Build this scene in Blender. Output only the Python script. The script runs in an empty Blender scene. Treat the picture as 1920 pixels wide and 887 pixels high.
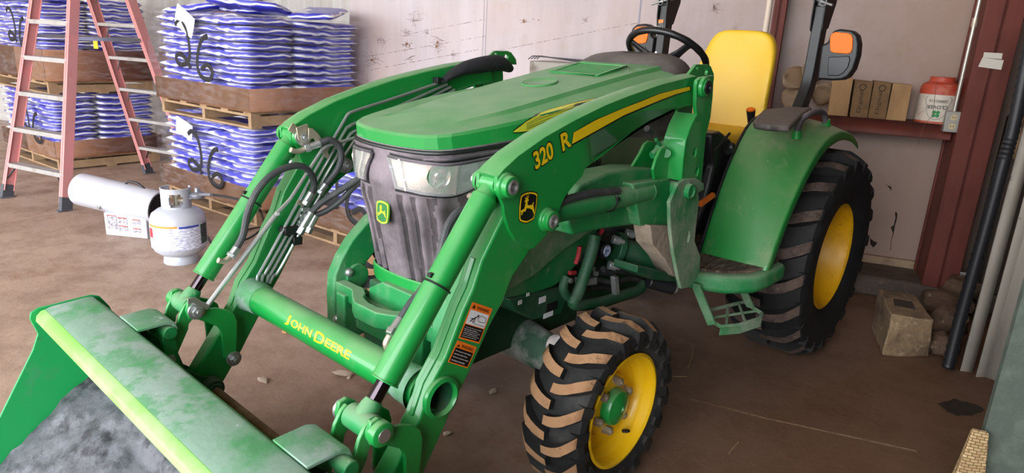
import bpy, bmesh, math, random
from mathutils import Vector, Matrix, noise
random.seed(7)
PI = math.pi
S = bpy.context.scene
COL = S.collection
# ------------------------------------------------------------------ camera
FPX, PITCH, ROLL, YAW = 1265.4, .281, -.054, -.723
CAM = Vector((1.637, -3.489, 1.479))
_cy, _sy = math.cos(YAW), math.sin(YAW)
_z = Vector((_sy*math.cos(PITCH), _cy*math.cos(PITCH), -math.sin(PITCH)))
_x = Vector((_cy, -_sy, 0)); _y = _z.cross(_x)
AX = math.cos(ROLL)*_x + math.sin(ROLL)*_y
AY = -math.sin(ROLL)*_x + math.cos(ROLL)*_y
AZ = _z
cam = bpy.data.cameras.new('camera'); co = bpy.data.objects.new('camera', cam); COL.objects.link(co)
cam.sensor_width = 36; cam.lens = 36*FPX/1920; cam.clip_start = .05; cam.clip_end = 200
m = Matrix((AX, -AY, -AZ)).transposed().to_4x4(); m.translation = CAM
co.matrix_world = m; S.camera = co
BY = .346                                                   # the building stands turned to the tractor
E1 = Vector((math.cos(BY), math.sin(BY), 0)); E2 = Vector((-math.sin(BY), math.cos(BY), 0))
def E(a, b, z=0): v = E1*a + E2*b; return Vector((v.x, v.y, z))
def U(px, py, x=None, y=None, z=None, wall=None):
    """where the sight line of a measured point meets a real plane"""
    d = AX*((px-960)/FPX) + AY*((py-443.5)/FPX) + AZ
    if x is not None: t = (x-CAM.x)/d.x
    elif y is not None: t = (y-CAM.y)/d.y
    elif z is not None: t = (z-CAM.z)/d.z
    else: t = (wall-E2.dot(CAM))/E2.dot(d)
    return CAM + d*t
# ------------------------------------------------------------------ materials
def c(h, a=1):
    h = h.lstrip('#'); v = [int(h[i:i+2], 16)/255 for i in (0, 2, 4)]
    return tuple([x/12.92 if x <= .04045 else ((x+.055)/1.055)**2.4 for x in v]+[a])
MATS = {}
def mat(name, col, rough=.5, metal=0, spots=(), bump=0, bscale=60, spec=.5, coat=0, alpha=None, trans=0, up=None):
    """spots: (colour, noise scale, low, high, stretch) patches of dirt or wear; up: dust that settled on upward faces"""
    if name in MATS: return MATS[name]
    m = bpy.data.materials.new(name); m.use_nodes = True; N = m.node_tree.nodes; L = m.node_tree.links
    p = N['Principled BSDF']; p.inputs['Roughness'].default_value = rough; p.inputs['Metallic'].default_value = metal
    p.inputs['Specular IOR Level'].default_value = spec
    p.inputs['Coat Weight'].default_value = coat; p.inputs['Transmission Weight'].default_value = trans
    tc = N.new('ShaderNodeTexCoord')
    rgb = N.new('ShaderNodeRGB'); rgb.outputs[0].default_value = c(col); cur = rgb.outputs[0]
    rg = N.new('ShaderNodeValue'); rg.outputs[0].default_value = rough; rcur = rg.outputs[0]
    def mixin(cur, rcur, fac, colr):
        mx = N.new('ShaderNodeMix'); mx.data_type = 'RGBA'; L.new(fac, mx.inputs[0]); L.new(cur, mx.inputs[6]); mx.inputs[7].default_value = c(colr)
        mr = N.new('ShaderNodeMix'); L.new(fac, mr.inputs[0]); L.new(rcur, mr.inputs[2]); mr.inputs[3].default_value = .85
        return mx.outputs[2], mr.outputs[0]
    for sp in spots:
        colr, sc, lo, hi = sp[:4]; st = sp[4] if len(sp) > 4 else (1, 1, 1); mx_ = sp[5] if len(sp) > 5 else 1
        mp = N.new('ShaderNodeMapping'); mp.inputs['Scale'].default_value = st; mp.inputs['Location'].default_value = (sc*.37, sc*.11, sc*.7)
        n = N.new('ShaderNodeTexNoise'); n.inputs['Scale'].default_value = sc; n.inputs['Detail'].default_value = 7; n.inputs['Roughness'].default_value = .65
        L.new(tc.outputs['Object'], mp.inputs[0]); L.new(mp.outputs[0], n.inputs['Vector'])
        r = N.new('ShaderNodeMapRange'); r.inputs[1].default_value = lo; r.inputs[2].default_value = hi; r.inputs[4].default_value = mx_
        L.new(n.outputs['Fac'], r.inputs[0]); cur, rcur = mixin(cur, rcur, r.outputs[0], colr)
    if up:
        g = N.new('ShaderNodeNewGeometry'); sx = N.new('ShaderNodeSeparateXYZ'); L.new(g.outputs['Normal'], sx.inputs[0])
        n = N.new('ShaderNodeTexNoise'); n.inputs['Scale'].default_value = 9; n.inputs['Detail'].default_value = 8; L.new(tc.outputs['Object'], n.inputs['Vector'])
        r = N.new('ShaderNodeMapRange'); r.inputs[1].default_value = .35; r.inputs[2].default_value = 1; r.inputs[4].default_value = up[1]; L.new(sx.outputs[2], r.inputs[0])
        r2 = N.new('ShaderNodeMapRange'); r2.inputs[1].default_value = .3; r2.inputs[2].default_value = .62; r2.inputs[3].default_value = .45; L.new(n.outputs['Fac'], r2.inputs[0])
        mu = N.new('ShaderNodeMath'); mu.operation = 'MULTIPLY'; L.new(r.outputs[0], mu.inputs[0]); L.new(r2.outputs[0], mu.inputs[1])
        cur, rcur = mixin(cur, rcur, mu.outputs[0], up[0])
    L.new(cur, p.inputs['Base Color']); L.new(rcur, p.inputs['Roughness'])
    if bump:
        n = N.new('ShaderNodeTexNoise'); n.inputs['Scale'].default_value = bscale; n.inputs['Detail'].default_value = 6
        L.new(tc.outputs['Object'], n.inputs['Vector'])
        b = N.new('ShaderNodeBump'); b.inputs['Strength'].default_value = bump; b.inputs['Distance'].default_value = .02
        L.new(n.outputs['Fac'], b.inputs['Height']); L.new(b.outputs[0], p.inputs['Normal'])
    if alpha is not None: p.inputs['Alpha'].default_value = alpha
    MATS[name] = m; m['c'] = 1
    return m
# ------------------------------------------------------------------ mesh helpers
class MB:
    def __init__(s): s.bm = bmesh.new(); s.mi = 0
    def _f(s, vs):
        try: f = s.bm.faces.new(vs); f.material_index = s.mi; return f
        except ValueError: return None
    def box(s, c_, sz, rot=None):
        c_ = Vector(c_); vs = []
        for i in (-1, 1):
            for j in (-1, 1):
                for k in (-1, 1):
                    v = Vector((i*sz[0]/2, j*sz[1]/2, k*sz[2]/2))
                    if rot is not None: v = rot @ v
                    vs.append(s.bm.verts.new(c_+v))
        for q in ((0,1,3,2), (4,6,7,5), (0,4,5,1), (2,3,7,6), (0,2,6,4), (1,5,7,3)): s._f([vs[i] for i in q])
        return s
    def hexa(s, p):                                          # eight corners: bottom ring, top ring
        vs = [s.bm.verts.new(Vector(q)) for q in p]
        for q in ((3,2,1,0), (4,5,6,7), (0,1,5,4), (1,2,6,5), (2,3,7,6), (3,0,4,7)): s._f([vs[i] for i in q])
        return s
    def ring(s, pts): return [s.bm.verts.new(Vector(p)) for p in pts]
    def loft(s, rings, cap=True, closed=True):
        R = [s.ring(r) for r in rings]; n = len(R[0])
        for a, b in zip(R, R[1:]):
            for i in range(n if closed else n-1): s._f([a[i], a[(i+1) % n], b[(i+1) % n], b[i]])
        if cap: s._f(R[0][::-1]); s._f(R[-1])
        return s
    def tube(s, pts, r, n=10, cap=True):
        pts = [Vector(p) for p in pts]; rs = r if isinstance(r, (list, tuple)) else [r]*len(pts)
        t0 = (pts[1]-pts[0]).normalized(); u = t0.orthogonal().normalized(); rings = []
        for i, p in enumerate(pts):
            t = (pts[min(i+1, len(pts)-1)]-pts[max(i-1, 0)]).normalized()
            u = (u-t*u.dot(t)).normalized(); v = t.cross(u)
            rings.append([p+(u*math.cos(2*PI*k/n)+v*math.sin(2*PI*k/n))*rs[i] for k in range(n)])
        return s.loft(rings, cap)
    def cyl(s, a, b, r, r2=None, n=24): return s.tube([a, b], [r, r if r2 is None else r2], n)
    def rail(s, pts, w, h, side):                            # rectangular section swept, side = width direction
        rings = []; pts = [Vector(p) for p in pts]; side = Vector(side).normalized()
        for i, p in enumerate(pts):
            t = (pts[min(i+1, len(pts)-1)]-pts[max(i-1, 0)]).normalized(); v = t.cross(side).normalized()
            rings.append([p+side*w/2+v*h/2, p-side*w/2+v*h/2, p-side*w/2-v*h/2, p+side*w/2-v*h/2])
        return s.loft(rings)
    def prism(s, pts, vec):
        pts = [Vector(p) for p in pts]; vec = Vector(vec); a = s.ring(pts); b = s.ring([p+vec for p in pts]); n = len(a)
        s._f(a[::-1]); s._f(b)
        for i in range(n): s._f([a[i], a[(i+1) % n], b[(i+1) % n], b[i]])
        return s
    def plate(s, pts, holes, vec):                           # prism with holes
        vec = Vector(vec); loops = [[Vector(p) for p in pts]]+[[Vector(p) for p in h] for h in holes]
        for off in (Vector((0,0,0)), vec):
            es = []; L = []
            for l in loops:
                vs = s.ring([p+off for p in l]); L.append(vs)
                es += [s.bm.edges.new((vs[i], vs[(i+1) % len(vs)])) for i in range(len(vs))]
            r = bmesh.ops.triangle_fill(s.bm, edges=es, use_beauty=True, normal=vec)
            for g in r['geom']:
                if isinstance(g, bmesh.types.BMFace): g.material_index = s.mi
            if off.length == 0: first = L
        for a, b in zip(first, L):
            n = len(a)
            for i in range(n): s._f([a[i], a[(i+1) % n], b[(i+1) % n], b[i]])
        return s
    def lathe(s, prof, org, axis, n=32, cap=False):          # prof: (radius, height along axis)
        org = Vector(org); ax = Vector(axis).normalized(); u = ax.orthogonal().normalized(); v = ax.cross(u)
        return s.loft([[org+ax*h+(u*math.cos(2*PI*k/n)+v*math.sin(2*PI*k/n))*r for k in range(n)] for r, h in prof], cap)
    def ball(s, c_, r, sc=(1,1,1), seg=16):
        q = bmesh.ops.create_uvsphere(s.bm, u_segments=seg, v_segments=seg//2+2, radius=r)
        for v in q['verts']: v.co = Vector((v.co.x*sc[0], v.co.y*sc[1], v.co.z*sc[2]))+Vector(c_)
        for f in {f for v in q['verts'] for f in v.link_faces}: f.material_index = s.mi
        return s
    def sheet(s, grid):                                      # grid of points -> surface
        R = [s.ring(r) for r in grid]
        for a, b in zip(R, R[1:]):
            for i in range(len(a)-1): s._f([a[i], a[i+1], b[i+1], b[i]])
        return s
ORG = {}
def mesh_obj(name, mb, mats, parent=None, bevel=0, sharp=35, solid=0, sub=0, mirror=False, seg=2):
    bm = mb.bm
    if mirror:
        for v in bm.verts: v.co.x = -v.co.x
    bmesh.ops.remove_doubles(bm, verts=bm.verts, dist=1e-5)
    bmesh.ops.recalc_face_normals(bm, faces=bm.faces)
    o0 = ORG.get(parent.name, Vector()) if parent else Vector()
    for v in bm.verts: v.co -= o0
    for f in bm.faces: f.smooth = True
    for e in bm.edges:
        if len(e.link_faces) == 2 and e.calc_face_angle(0) > math.radians(sharp): e.smooth = False
    me = bpy.data.meshes.new(name); bm.to_mesh(me); bm.free()
    for m_ in (mats if isinstance(mats, (list, tuple)) else [mats]): me.materials.append(m_)
    o = bpy.data.objects.new(name, me); COL.objects.link(o)
    if parent: o.parent = parent; ORG[o.name] = o0
    else: ORG[o.name] = Vector()
    if solid: q = o.modifiers.new('thickness', 'SOLIDIFY'); q.thickness = solid; q.offset = -1
    if bevel: q = o.modifiers.new('bevel', 'BEVEL'); q.width = bevel; q.segments = seg; q.limit_method = 'ANGLE'; q.angle_limit = math.radians(sharp); q.harden_normals = False
    if sub: q = o.modifiers.new('sub', 'SUBSURF'); q.levels = sub; q.render_levels = sub
    return o
def empty(name, loc):
    o = bpy.data.objects.new(name, None); COL.objects.link(o); o.location = loc; o.empty_display_size = .1; ORG[o.name] = Vector(loc); return o
def tag(o, label=None, cat=None, group=None, kind=None):
    for k, v in (('label', label), ('category', cat), ('group', group), ('kind', kind)):
        if v: o[k] = v
    return o
def spline(pts, n=6):
    pts = [Vector(p) for p in pts]; out = []
    for i in range(len(pts)-1):
        p0, p1, p2, p3 = pts[max(i-1, 0)], pts[i], pts[i+1], pts[min(i+2, len(pts)-1)]
        for k in range(n):
            t = k/n; out.append(.5*((2*p1)+(p2-p0)*t+(2*p0-5*p1+4*p2-p3)*t*t+(3*p1-p0-3*p2+p3)*t**3))
    return out+[pts[-1]]
def circle(ctr, r, u, v, n=20): return [Vector(ctr)+Vector(u)*r*math.cos(2*PI*k/n)+Vector(v)*r*math.sin(2*PI*k/n) for k in range(n)]
def px_x(pts, x): return [U(a, b, x=x) for a, b in pts]
def px_y(pts, y): return [U(a, b, y=y) for a, b in pts]
def px_z(pts, z): return [U(a, b, z=z) for a, b in pts]
def text_mesh(body, size=1, extrude=0, bold=0, space=1, align='LEFT'):
    cu = bpy.data.curves.new('txt', 'FONT'); cu.body = body; cu.size = size; cu.extrude = extrude; cu.offset = bold; cu.align_x = align; cu.space_character = space; cu.resolution_u = 3
    o = bpy.data.objects.new('txt', cu); COL.objects.link(o)
    me = bpy.data.meshes.new_from_object(o.evaluated_get(bpy.context.evaluated_depsgraph_get()))
    bpy.data.objects.remove(o); bpy.data.curves.remove(cu); return me
def add_text(mb, body, org, right, up, width, height, lift=.0008, bold=0, fn=None, space=1):
    """letters laid on a plane from the corner org; width and height in metres"""
    bpy.context.view_layer.update()
    me = text_mesh(body, 1, 0, bold, space); xs = [v.co.x for v in me.vertices]; ys = [v.co.y for v in me.vertices]
    x0, x1, y0, y1 = min(xs), max(xs), min(ys), max(ys); right = Vector(right).normalized(); up = Vector(up).normalized(); nn = right.cross(up).normalized()
    tb = bmesh.new(); tb.from_mesh(me)
    if fn:                                                   # cut the letters finely so that they can follow a curved wall
        for k in range(1, 12): bmesh.ops.bisect_plane(tb, geom=tb.verts[:]+tb.edges[:]+tb.faces[:], plane_co=(0, y0+(y1-y0)*k/12, 0), plane_no=(0, 1, 0))
        for k in range(1, 24): bmesh.ops.bisect_plane(tb, geom=tb.verts[:]+tb.edges[:]+tb.faces[:], plane_co=(x0+(x1-x0)*k/24, 0, 0), plane_no=(1, 0, 0))
    vs = {}
    for v in tb.verts:
        a = (v.co.x-x0)/(x1-x0)*width; b = (v.co.y-y0)/(y1-y0)*height
        vs[v] = mb.bm.verts.new(fn(a, b) if fn else Vector(org)+right*a+up*b+nn*lift)
    for p in tb.faces: mb._f([vs[q] for q in p.verts])
    tb.free()
    bpy.data.meshes.remove(me); return mb
# ================================================================== materials of the tractor
GREEN = mat('green paint', '#128a3a', .38, spots=[('#6f9470', 5, .56, .75, (1,1,1), .5), ('#a9a08c', 14, .66, .8, (1,1,1), .45)], coat=.35, up=('#9fb58f', .42))
HOODG = mat('hood paint', '#1b8a3c', .42, spots=[('#7fa37c', 4, .5, .75, (1,1,1), .45)], coat=.3, up=('#93b08a', .55), bump=.03, bscale=200)
DGREEN = mat('dusty green paint', '#1b8144', .5, spots=[('#86a083', 6, .48, .72, (1,1,1), .5), ('#c4c2ae', 34, .62, .72, (1,1,.4), .5)], up=('#9aa88c', .55))
DKGREEN = mat('dark green castings', '#0d4a2a', .55, spots=[('#4d5a4c', 12, .45, .7, (1,1,1), .6)], up=('#6b6f60', .4))
MUDG = mat('mud caked green', '#237a42', .65, spots=[('#929c88', 5, .36, .6, (1,1,1), .85), ('#b3b3a0', 40, .58, .7, (1,1,.3), .55)], bump=.15, bscale=60)
BUCKG = mat('bucket paint', '#189a52', .45, spots=[('#5f7f70', 6, .55, .7, (1,1,1), .5), ('#4e5a5a', 40, .66, .72, (1,1,1), .8)])
CEMG = mat('cement washed green', '#4f9260', .55, spots=[('#86a091', 3.2, .42, .54, (1,1,1), .85), ('#9fa9a8', 6, .55, .62, (1,1,1), .6), ('#3f9454', 2.6, .6, .68, (1,1,1), .8), ('#c9d0cf', 14, .67, .7, (1,1,1), .7)], bump=.1, bscale=25)
LIPG = mat('yellow green lip', '#7fc85a', .4, spots=[('#a8cf8e', 6, .45, .65, (1,1,1), .6)])
YEL = mat('rim yellow', '#e8b80c', .42, spots=[('#b98a2a', 6, .55, .75, (1,1,1), .55), ('#8a7444', 20, .66, .75, (1,1,1), .5)], coat=.2)
YELR = mat('rear rim yellow', '#d99f08', .45, spots=[('#8f6a24', 5, .52, .75, (1,1,1), .6), ('#6a4e28', 25, .62, .72, (1,1,1), .6)])
SEATY = mat('seat vinyl', '#e3b72a', .42, spots=[('#d9a51c', 4, .5, .8, (1,1,1), .4)], bump=.04, bscale=150)
DECY = mat('decal yellow', '#f2cf10', .35)
DECY2 = mat('hood decal yellow', '#c9c436', .4)
BLK = mat('black paint', '#17181a', .45, spots=[('#57524c', 12, .6, .75, (1,1,1), .4)])
DECK = mat('decal black', '#0b0b0b', .35)
PLAS = mat('grey black plastic', '#38353a', .6, spots=[('#837680', 9, .4, .7, (1,1,1), .6)], up=('#8d8688', .5))
CONS = mat('brown black console plastic', '#3d3837', .55, spots=[('#80766f', 7, .5, .7, (1,1,1), .5)], up=('#7d756e', .6))
RUB = mat('tyre rubber', '#141414', .75, spots=[('#4b4845', 8, .5, .75, (1,1,1), .7)], bump=.15, bscale=90)
RUBR = mat('rear tyre rubber', '#0f0f10', .75, spots=[('#2c2a28', 8, .5, .8, (1,1,1), .6)], bump=.12, bscale=90)
MUD = mat('dried tan mud', '#a57d5a', .9, spots=[('#8a6242', 14, .48, .68, (1,1,1), .7), ('#332a24', 34, .62, .7, (1,1,1), .9)], bump=.35, bscale=50)
MUDR = mat('dried brown mud', '#5b4a42', .9, spots=[('#9c8f86', 45, .62, .7, (1,1,1), .7), ('#241e1b', 14, .45, .62, (1,1,1), .8)], bump=.35, bscale=50)
STEEL = mat('zinc steel', '#b9bcbc', .32, metal=.85, spots=[('#7d7468', 12, .55, .7, (1,1,1), .5)])
TUBES = mat('tube steel', '#c3c8c8', .28, metal=.75, spots=[('#7d7a72', 9, .55, .72, (1,1,1), .5)])
CHROME = mat('cylinder rod chrome', '#4a4247', .12, metal=1)
PLATED = mat('plated bracket', '#b5ab98', .4, metal=.6, spots=[('#8d8474', 9, .5, .7, (1,1,1), .5)])
RUST = mat('rusty steel', '#6b4e3c', .8, spots=[('#8a7260', 14, .45, .65, (1,1,1), .8)])
HOSE = mat('hose rubber', '#3a3c3e', .6, spots=[('#6b6a66', 12, .5, .7, (1,1,1), .6)])
CLAY = mat('clay plastered plate', '#a0907f', .9, spots=[('#6b6252', 9, .5, .7, (1,1,1), .7), ('#4c6b4a', 5, .6, .7, (1,1,1), .8)], bump=.3, bscale=40)
ORANGE = mat('amber lens', '#f2700c', .45, spec=.25)
ORG_P = mat('orange plastic', '#d8691a', .45)
WHITEM = mat('white decal', '#dfe0e2', .5)
WRN = mat('warning orange', '#f0781c', .45)
REDH = mat('red cable', '#b0303a', .45)
MAT_F = mat('floor mat', '#43322c', .9, spots=[('#8a7466', 22, .45, .62, (3,.5,1), .8)], bump=.4, bscale=40)
SIDEP = mat('dusty side panel', '#5f7050', .65, spots=[('#85806c', 5, .4, .65, (1,1,1), .7)])
MUCK = mat('wet grey mortar', '#55565c', .6, spots=[('#85868c', 7, .6, .7, (1,1,1), .6), ('#222226', 11, .5, .62, (1,1,1), .85)], bump=.5, bscale=22)
INNERB = mat('dark opening', '#1a1410', .9)

def grille_mat():
    m = mat('dusty grille mesh', '#2a2528', .7, spots=[('#75686d', 7, .42, .7, (1,1,1), .6)], up=('#a59a9f', .6)); N = m.node_tree.nodes; L = m.node_tree.links
    p = N['Principled BSDF']; col = p.inputs['Base Color'].links[0].from_socket
    tc = N.new('ShaderNodeTexCoord'); v = N.new('ShaderNodeTexVoronoi'); v.inputs['Scale'].default_value = 330; L.new(tc.outputs['Object'], v.inputs['Vector'])
    r = N.new('ShaderNodeMapRange'); r.inputs[1].default_value = .18; r.inputs[2].default_value = .34; r.inputs[3].default_value = .32; r.inputs[4].default_value = 1; L.new(v.outputs['Distance'], r.inputs[0])
    mu = N.new('ShaderNodeMix'); mu.data_type = 'RGBA'; mu.blend_type = 'MULTIPLY'; mu.inputs[0].default_value = 1; L.new(col, mu.inputs[6]); L.new(r.outputs[0], mu.inputs[7]); L.new(mu.outputs[2], p.inputs['Base Color'])
    return m
GRIL = grille_mat()
def stripes_mat(name, a, b, scale, axis):
    m = mat(name, a, .4); N = m.node_tree.nodes; L = m.node_tree.links; p = N['Principled BSDF']
    tc = N.new('ShaderNodeTexCoord'); mp = N.new('ShaderNodeMapping'); mp.inputs['Rotation'].default_value = axis; L.new(tc.outputs['Object'], mp.inputs[0])
    w = N.new('ShaderNodeTexWave'); w.inputs['Scale'].default_value = scale; w.bands_direction = 'Z'; L.new(mp.outputs[0], w.inputs[0])
    mx = N.new('ShaderNodeMix'); mx.data_type = 'RGBA'; mx.inputs[6].default_value = c(a); mx.inputs[7].default_value = c(b); L.new(w.outputs['Fac'], mx.inputs[0]); L.new(mx.outputs[2], p.inputs['Base Color'])
    return m
def glass_mat(name, tint, rough=.05, al=.35):
    m = bpy.data.materials.new(name); m.use_nodes = True; N = m.node_tree.nodes; L = m.node_tree.links
    p = N['Principled BSDF']; p.inputs['Base Color'].default_value = c(tint); p.inputs['Roughness'].default_value = rough; p.inputs['Alpha'].default_value = al; p.inputs['Coat Weight'].default_value = 1
    return m
# ================================================================== TRACTOR
T = empty('tractor', (0, -.85, 0))
tag(T, 'green compact tractor with yellow seat, yellow rims and a front loader bucket', 'tractor')
def P(name, mb, m, parent=None, **k): return mesh_obj(name, mb, m, parent or T, **k)
def both(name, fn, m, parent=None, **k):
    """the same part on the left (+x) and mirrored on the right"""
    return P(name, fn(MB()), m, parent, **k), P(name, fn(MB()), m, parent, mirror=True, **k)
X = Vector((1, 0, 0)); Y = Vector((0, 1, 0)); Z = Vector((0, 0, 1))
# ---------------- wheels
def tyre(mb, cx, cy, R, r, w, nlug, lh, lw, sweep, side, cover=1.0):
    """carcass and curved bars; material 0 rubber, 1 mud on the tread faces"""
    prof = [(r-.008, -w*.36), (r+.004, -w*.40), (r+.03, -w*.455), ((R+r)/2-.01, -w*.5), (R-.075, -w*.49), (R-.045-lh*.3, -w*.46), (R-lh-.012, -w*.38), (R-lh, -w*.2), (R-lh+.003, 0),
            (R-lh, w*.2), (R-lh-.012, w*.38), (R-.045-lh*.3, w*.46), (R-.075, w*.49), ((R+r)/2-.01, w*.5), (r+.03, w*.455), (r+.004, w*.40), (r-.008, w*.36)]
    mb.mi = 0; mb.lathe(prof, (cx, cy, R0C[0]), X, 72)
    def pt(th, lat, rad): return Vector((cx+lat, cy-math.cos(th)*rad, R0C[0]+math.sin(th)*rad))
    for sd in (-1, 1):
        for k in range(nlug):
            th0 = 2*PI*(k+(.5 if sd > 0 else 0))/nlug
            rows = []
            for i in range(7):
                t = i/6; lat = sd*(-.03*w+t*w*.515); th = th0+sweep*t**2.1
                wid = lw*(.75+.3*t); top = R-(.004+.028*max(0, t-.7)/.3*lh/.03); dth = wid/2/R
                base = R-lh-.015-.03*max(0, t-.75)/.25
                rows.append((pt(th-dth*1.25, lat, base), pt(th-dth, lat, top), pt(th+dth, lat, top), pt(th+dth*1.25, lat, base)))
            Rr = [mb.ring(q) for q in rows]
            for a, b in zip(Rr, Rr[1:]):
                for j in range(3): mb.mi = 1 if j == 1 else 0; mb._f([a[j], a[j+1], b[j+1], b[j]])
            mb.mi = 0; mb._f(Rr[0]); mb._f(Rr[-1][::-1])
            # shoulder block that runs down the sidewall
            a = pt(th-dth, lat, top); rows2 = []
            for rad, la in ((top, sd*w*.485), (R-.05, sd*w*.503), (R-.095, sd*w*.497)):
                rows2.append((pt(th-dth*1.1, la-sd*.03, rad-.004), pt(th-dth, la, rad), pt(th+dth, la, rad), pt(th+dth*1.1, la-sd*.03, rad-.004)))
            Rr = [mb.ring(q) for q in rows2]
            for a, b in zip(Rr, Rr[1:]):
                for j in range(3): mb._f([a[j], a[j+1], b[j+1], b[j]])
            mb._f(Rr[-1][::-1])
    return mb
R0C = [0]
def wheel(side, front):
    if front: cx, cy, R, r, w = side*.52, -1.719, .318, .196, .225; R0C[0] = .318
    else: cx, cy, R, r, w = side*.55, 0, .530, .265, .37; R0C[0] = .530
    zc = R0C[0]; s = side
    wl = P('front_wheel' if front else 'rear_wheel', tyre(MB(), cx, cy, R, r, w, 19 if front else 20, .032 if front else .04, .040 if front else .056, .20 if front else .15, s), [RUB, MUD] if front else [RUBR, MUDR], sharp=40)
    rim = MB(); o = w*.40
    if front: pr = [(r, o), (r+.006, o+.006), (r-.004, o+.008), (r-.012, o), (r-.016, o-.03), (r-.026, o-.04), (r-.032, o-.065), (r-.05, o-.075), (.118, o-.078), (.108, o-.058), (.07, o-.048), (.03, o-.048)]
    else: pr = [(r, o), (r+.006, o+.006), (r-.004, o+.01), (r-.014, o), (r-.018, o-.05), (r-.032, o-.07), (r-.04, o-.2), (r-.05, o-.25), (r-.09, o-.27), (.15, o-.262), (.13, o-.24), (.04, o-.235)]
    rim.lathe([(a, s*b) for a, b in pr], (cx, cy, zc), X, 56); rim.lathe([(r, -o), (r-.03, -o+.01), (r-.035, -o+.05)], (cx, cy, zc), s*X, 40)
    rm = P('rim', rim, YEL if front else YELR, wl)
    hx = cx+s*(o-(.050 if front else .235))
    hub = MB(); hub.lathe([(.064, 0), (.064, .022), (.058, .034), (.03, .042), (.012, .045), (.010, .040), (.0, .040)] if front else [(.08, 0), (.08, .05), (.06, .06), (0, .06)], (hx, cy, zc), s*X, 32)
    P('hub_cap', hub, GREEN, wl)
    for k in range(6 if front else 8):
        a = 2*PI*(k+.3)/(6 if front else 8); rr = .087 if front else .105
        b = Vector((hx-s*.006, cy+math.cos(a)*rr, zc+math.sin(a)*rr)); q = MB(); q.cyl(b, b+s*X*.030, .0155, .015, 6); q.cyl(b, b+s*X*.004, .018, n=16); q.cyl(b+s*X*.028, b+s*X*.034, .008, n=10)
        P('wheel_bolt', q, PLATED, wl, bevel=.001)
    if front:
        a = -1.0; b = Vector((hx+s*.02, cy+math.cos(a)*(r-.045), zc+math.sin(a)*(r-.045)-.0)); q = MB(); d = Vector((s*.8, -math.cos(a)*.6, -math.sin(a)*.6)).normalized(); q.cyl(b-d*.012, b+d*.012, .007); q.cyl(b+d*.012, b+d*.022, .0055)
        P('valve_stem', q, BLK, wl)
for s in (1, -1): wheel(s, True); wheel(s, False)
# ---------------- loader arms
xo = .52
boom_top = [(1306,143),(1292,146),(1240,159),(1183,179),(1135,198),(1080,225),(1023,257),(972,293),(945,318),(933,333)]
boom_bot = [(946,402),(956,432),(968,452),(985,466),(1000,467),(1031,433),(1048,425),(1047,400),(1052,384),(1061,366),(1078,345),(1091,331),(1098,315),(1115,303),(1146,279.5),(1183,254),(1217,232),(1250,216),(1271,204),(1301,196)]
outer = [U(a, b, x=xo) for a, b in boom_top]+[U(a, b, x=xo) for a, b in [(932,359),(939,372),(945,385)]+boom_bot]
topy = [U(a, b, x=xo) for a, b in boom_top]
def arm(mb):
    mb.prism(outer, (-.012, 0, 0)); mb.prism([p-X*.063 for p in outer], (-.012, 0, 0))
    ins = []
    for i, p in enumerate(topy):
        t = (topy[min(i+1, len(topy)-1)]-topy[max(i-1, 0)]).normalized(); n = Vector((0, -t.z, t.y)); n = n if n.z < 0 else -n; ins.append(p+n*.012)
    sm = topy; poly = [p-X*.083 for p in sm+ins[::-1]]
    # roof of the box section, slightly raised in the middle by a pressed ridge
    rings = []
    for p, q in zip(sm, ins):
        up = (p-q).normalized(); a = p-X*.0744+up*.0006; pp = p-X*.0006+up*.0006
        rings.append([a, a+X*.022+up*.004, a+X*.037+up*.006, a+X*.052+up*.004, pp, pp+(q-p), a+(q-p)])
    mb.loft(rings)
    bt = [U(a, b, x=xo) for a, b in [(1301,196),(1271,204),(1250,216),(1217,232),(1183,254),(1146,279.5),(1115,303)]]
    mb.prism([p-X*.083 for p in bt]+[p-X*.083+Z*.01 for p in bt[::-1]], (.083, 0, 0))
    return mb
both('loader_boom', arm, GREEN, bevel=.003)
leg_f = [(958,372),(946,402),(904,489),(887,543),(869,582),(836,670),(806,726),(786,788)]
leg_r = [(1020,430),(998,466),(961,522),(944,566),(920,610),(900,655),(880,700),(860,740),(836,796),(806,862),(795,887)]
piv = Vector((0, -2.625, .318))
lf = [U(a, b, x=.508) for a, b in leg_f]; lr = [U(a, b, x=.508) for a, b in leg_r]
PX = Vector((.508, 0, 0))
end = [Vector((.508, -2.675, .36)), Vector((.508, -2.68, .315)), Vector((.508, -2.655, .28)), Vector((.508, -2.615, .272)), Vector((.508, -2.58, .3))]
def leg(mb):
    return mb.plate(lf+end+lr[::-1], [circle(Vector((.508, -2.444, .607)), .041, Y, Z, 28)], (-.058, 0, 0))
both('loader_leg', leg, GREEN, bevel=.006)
def rib(mb):                                                 # pressed ridge on the front face of the leg
    return mb.rail([p+Vector((-.031-.0, -.001, .001)) for p in lf[2:]], .016, .004, X)
both('leg_ridge', rib, GREEN, bevel=.002)
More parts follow.
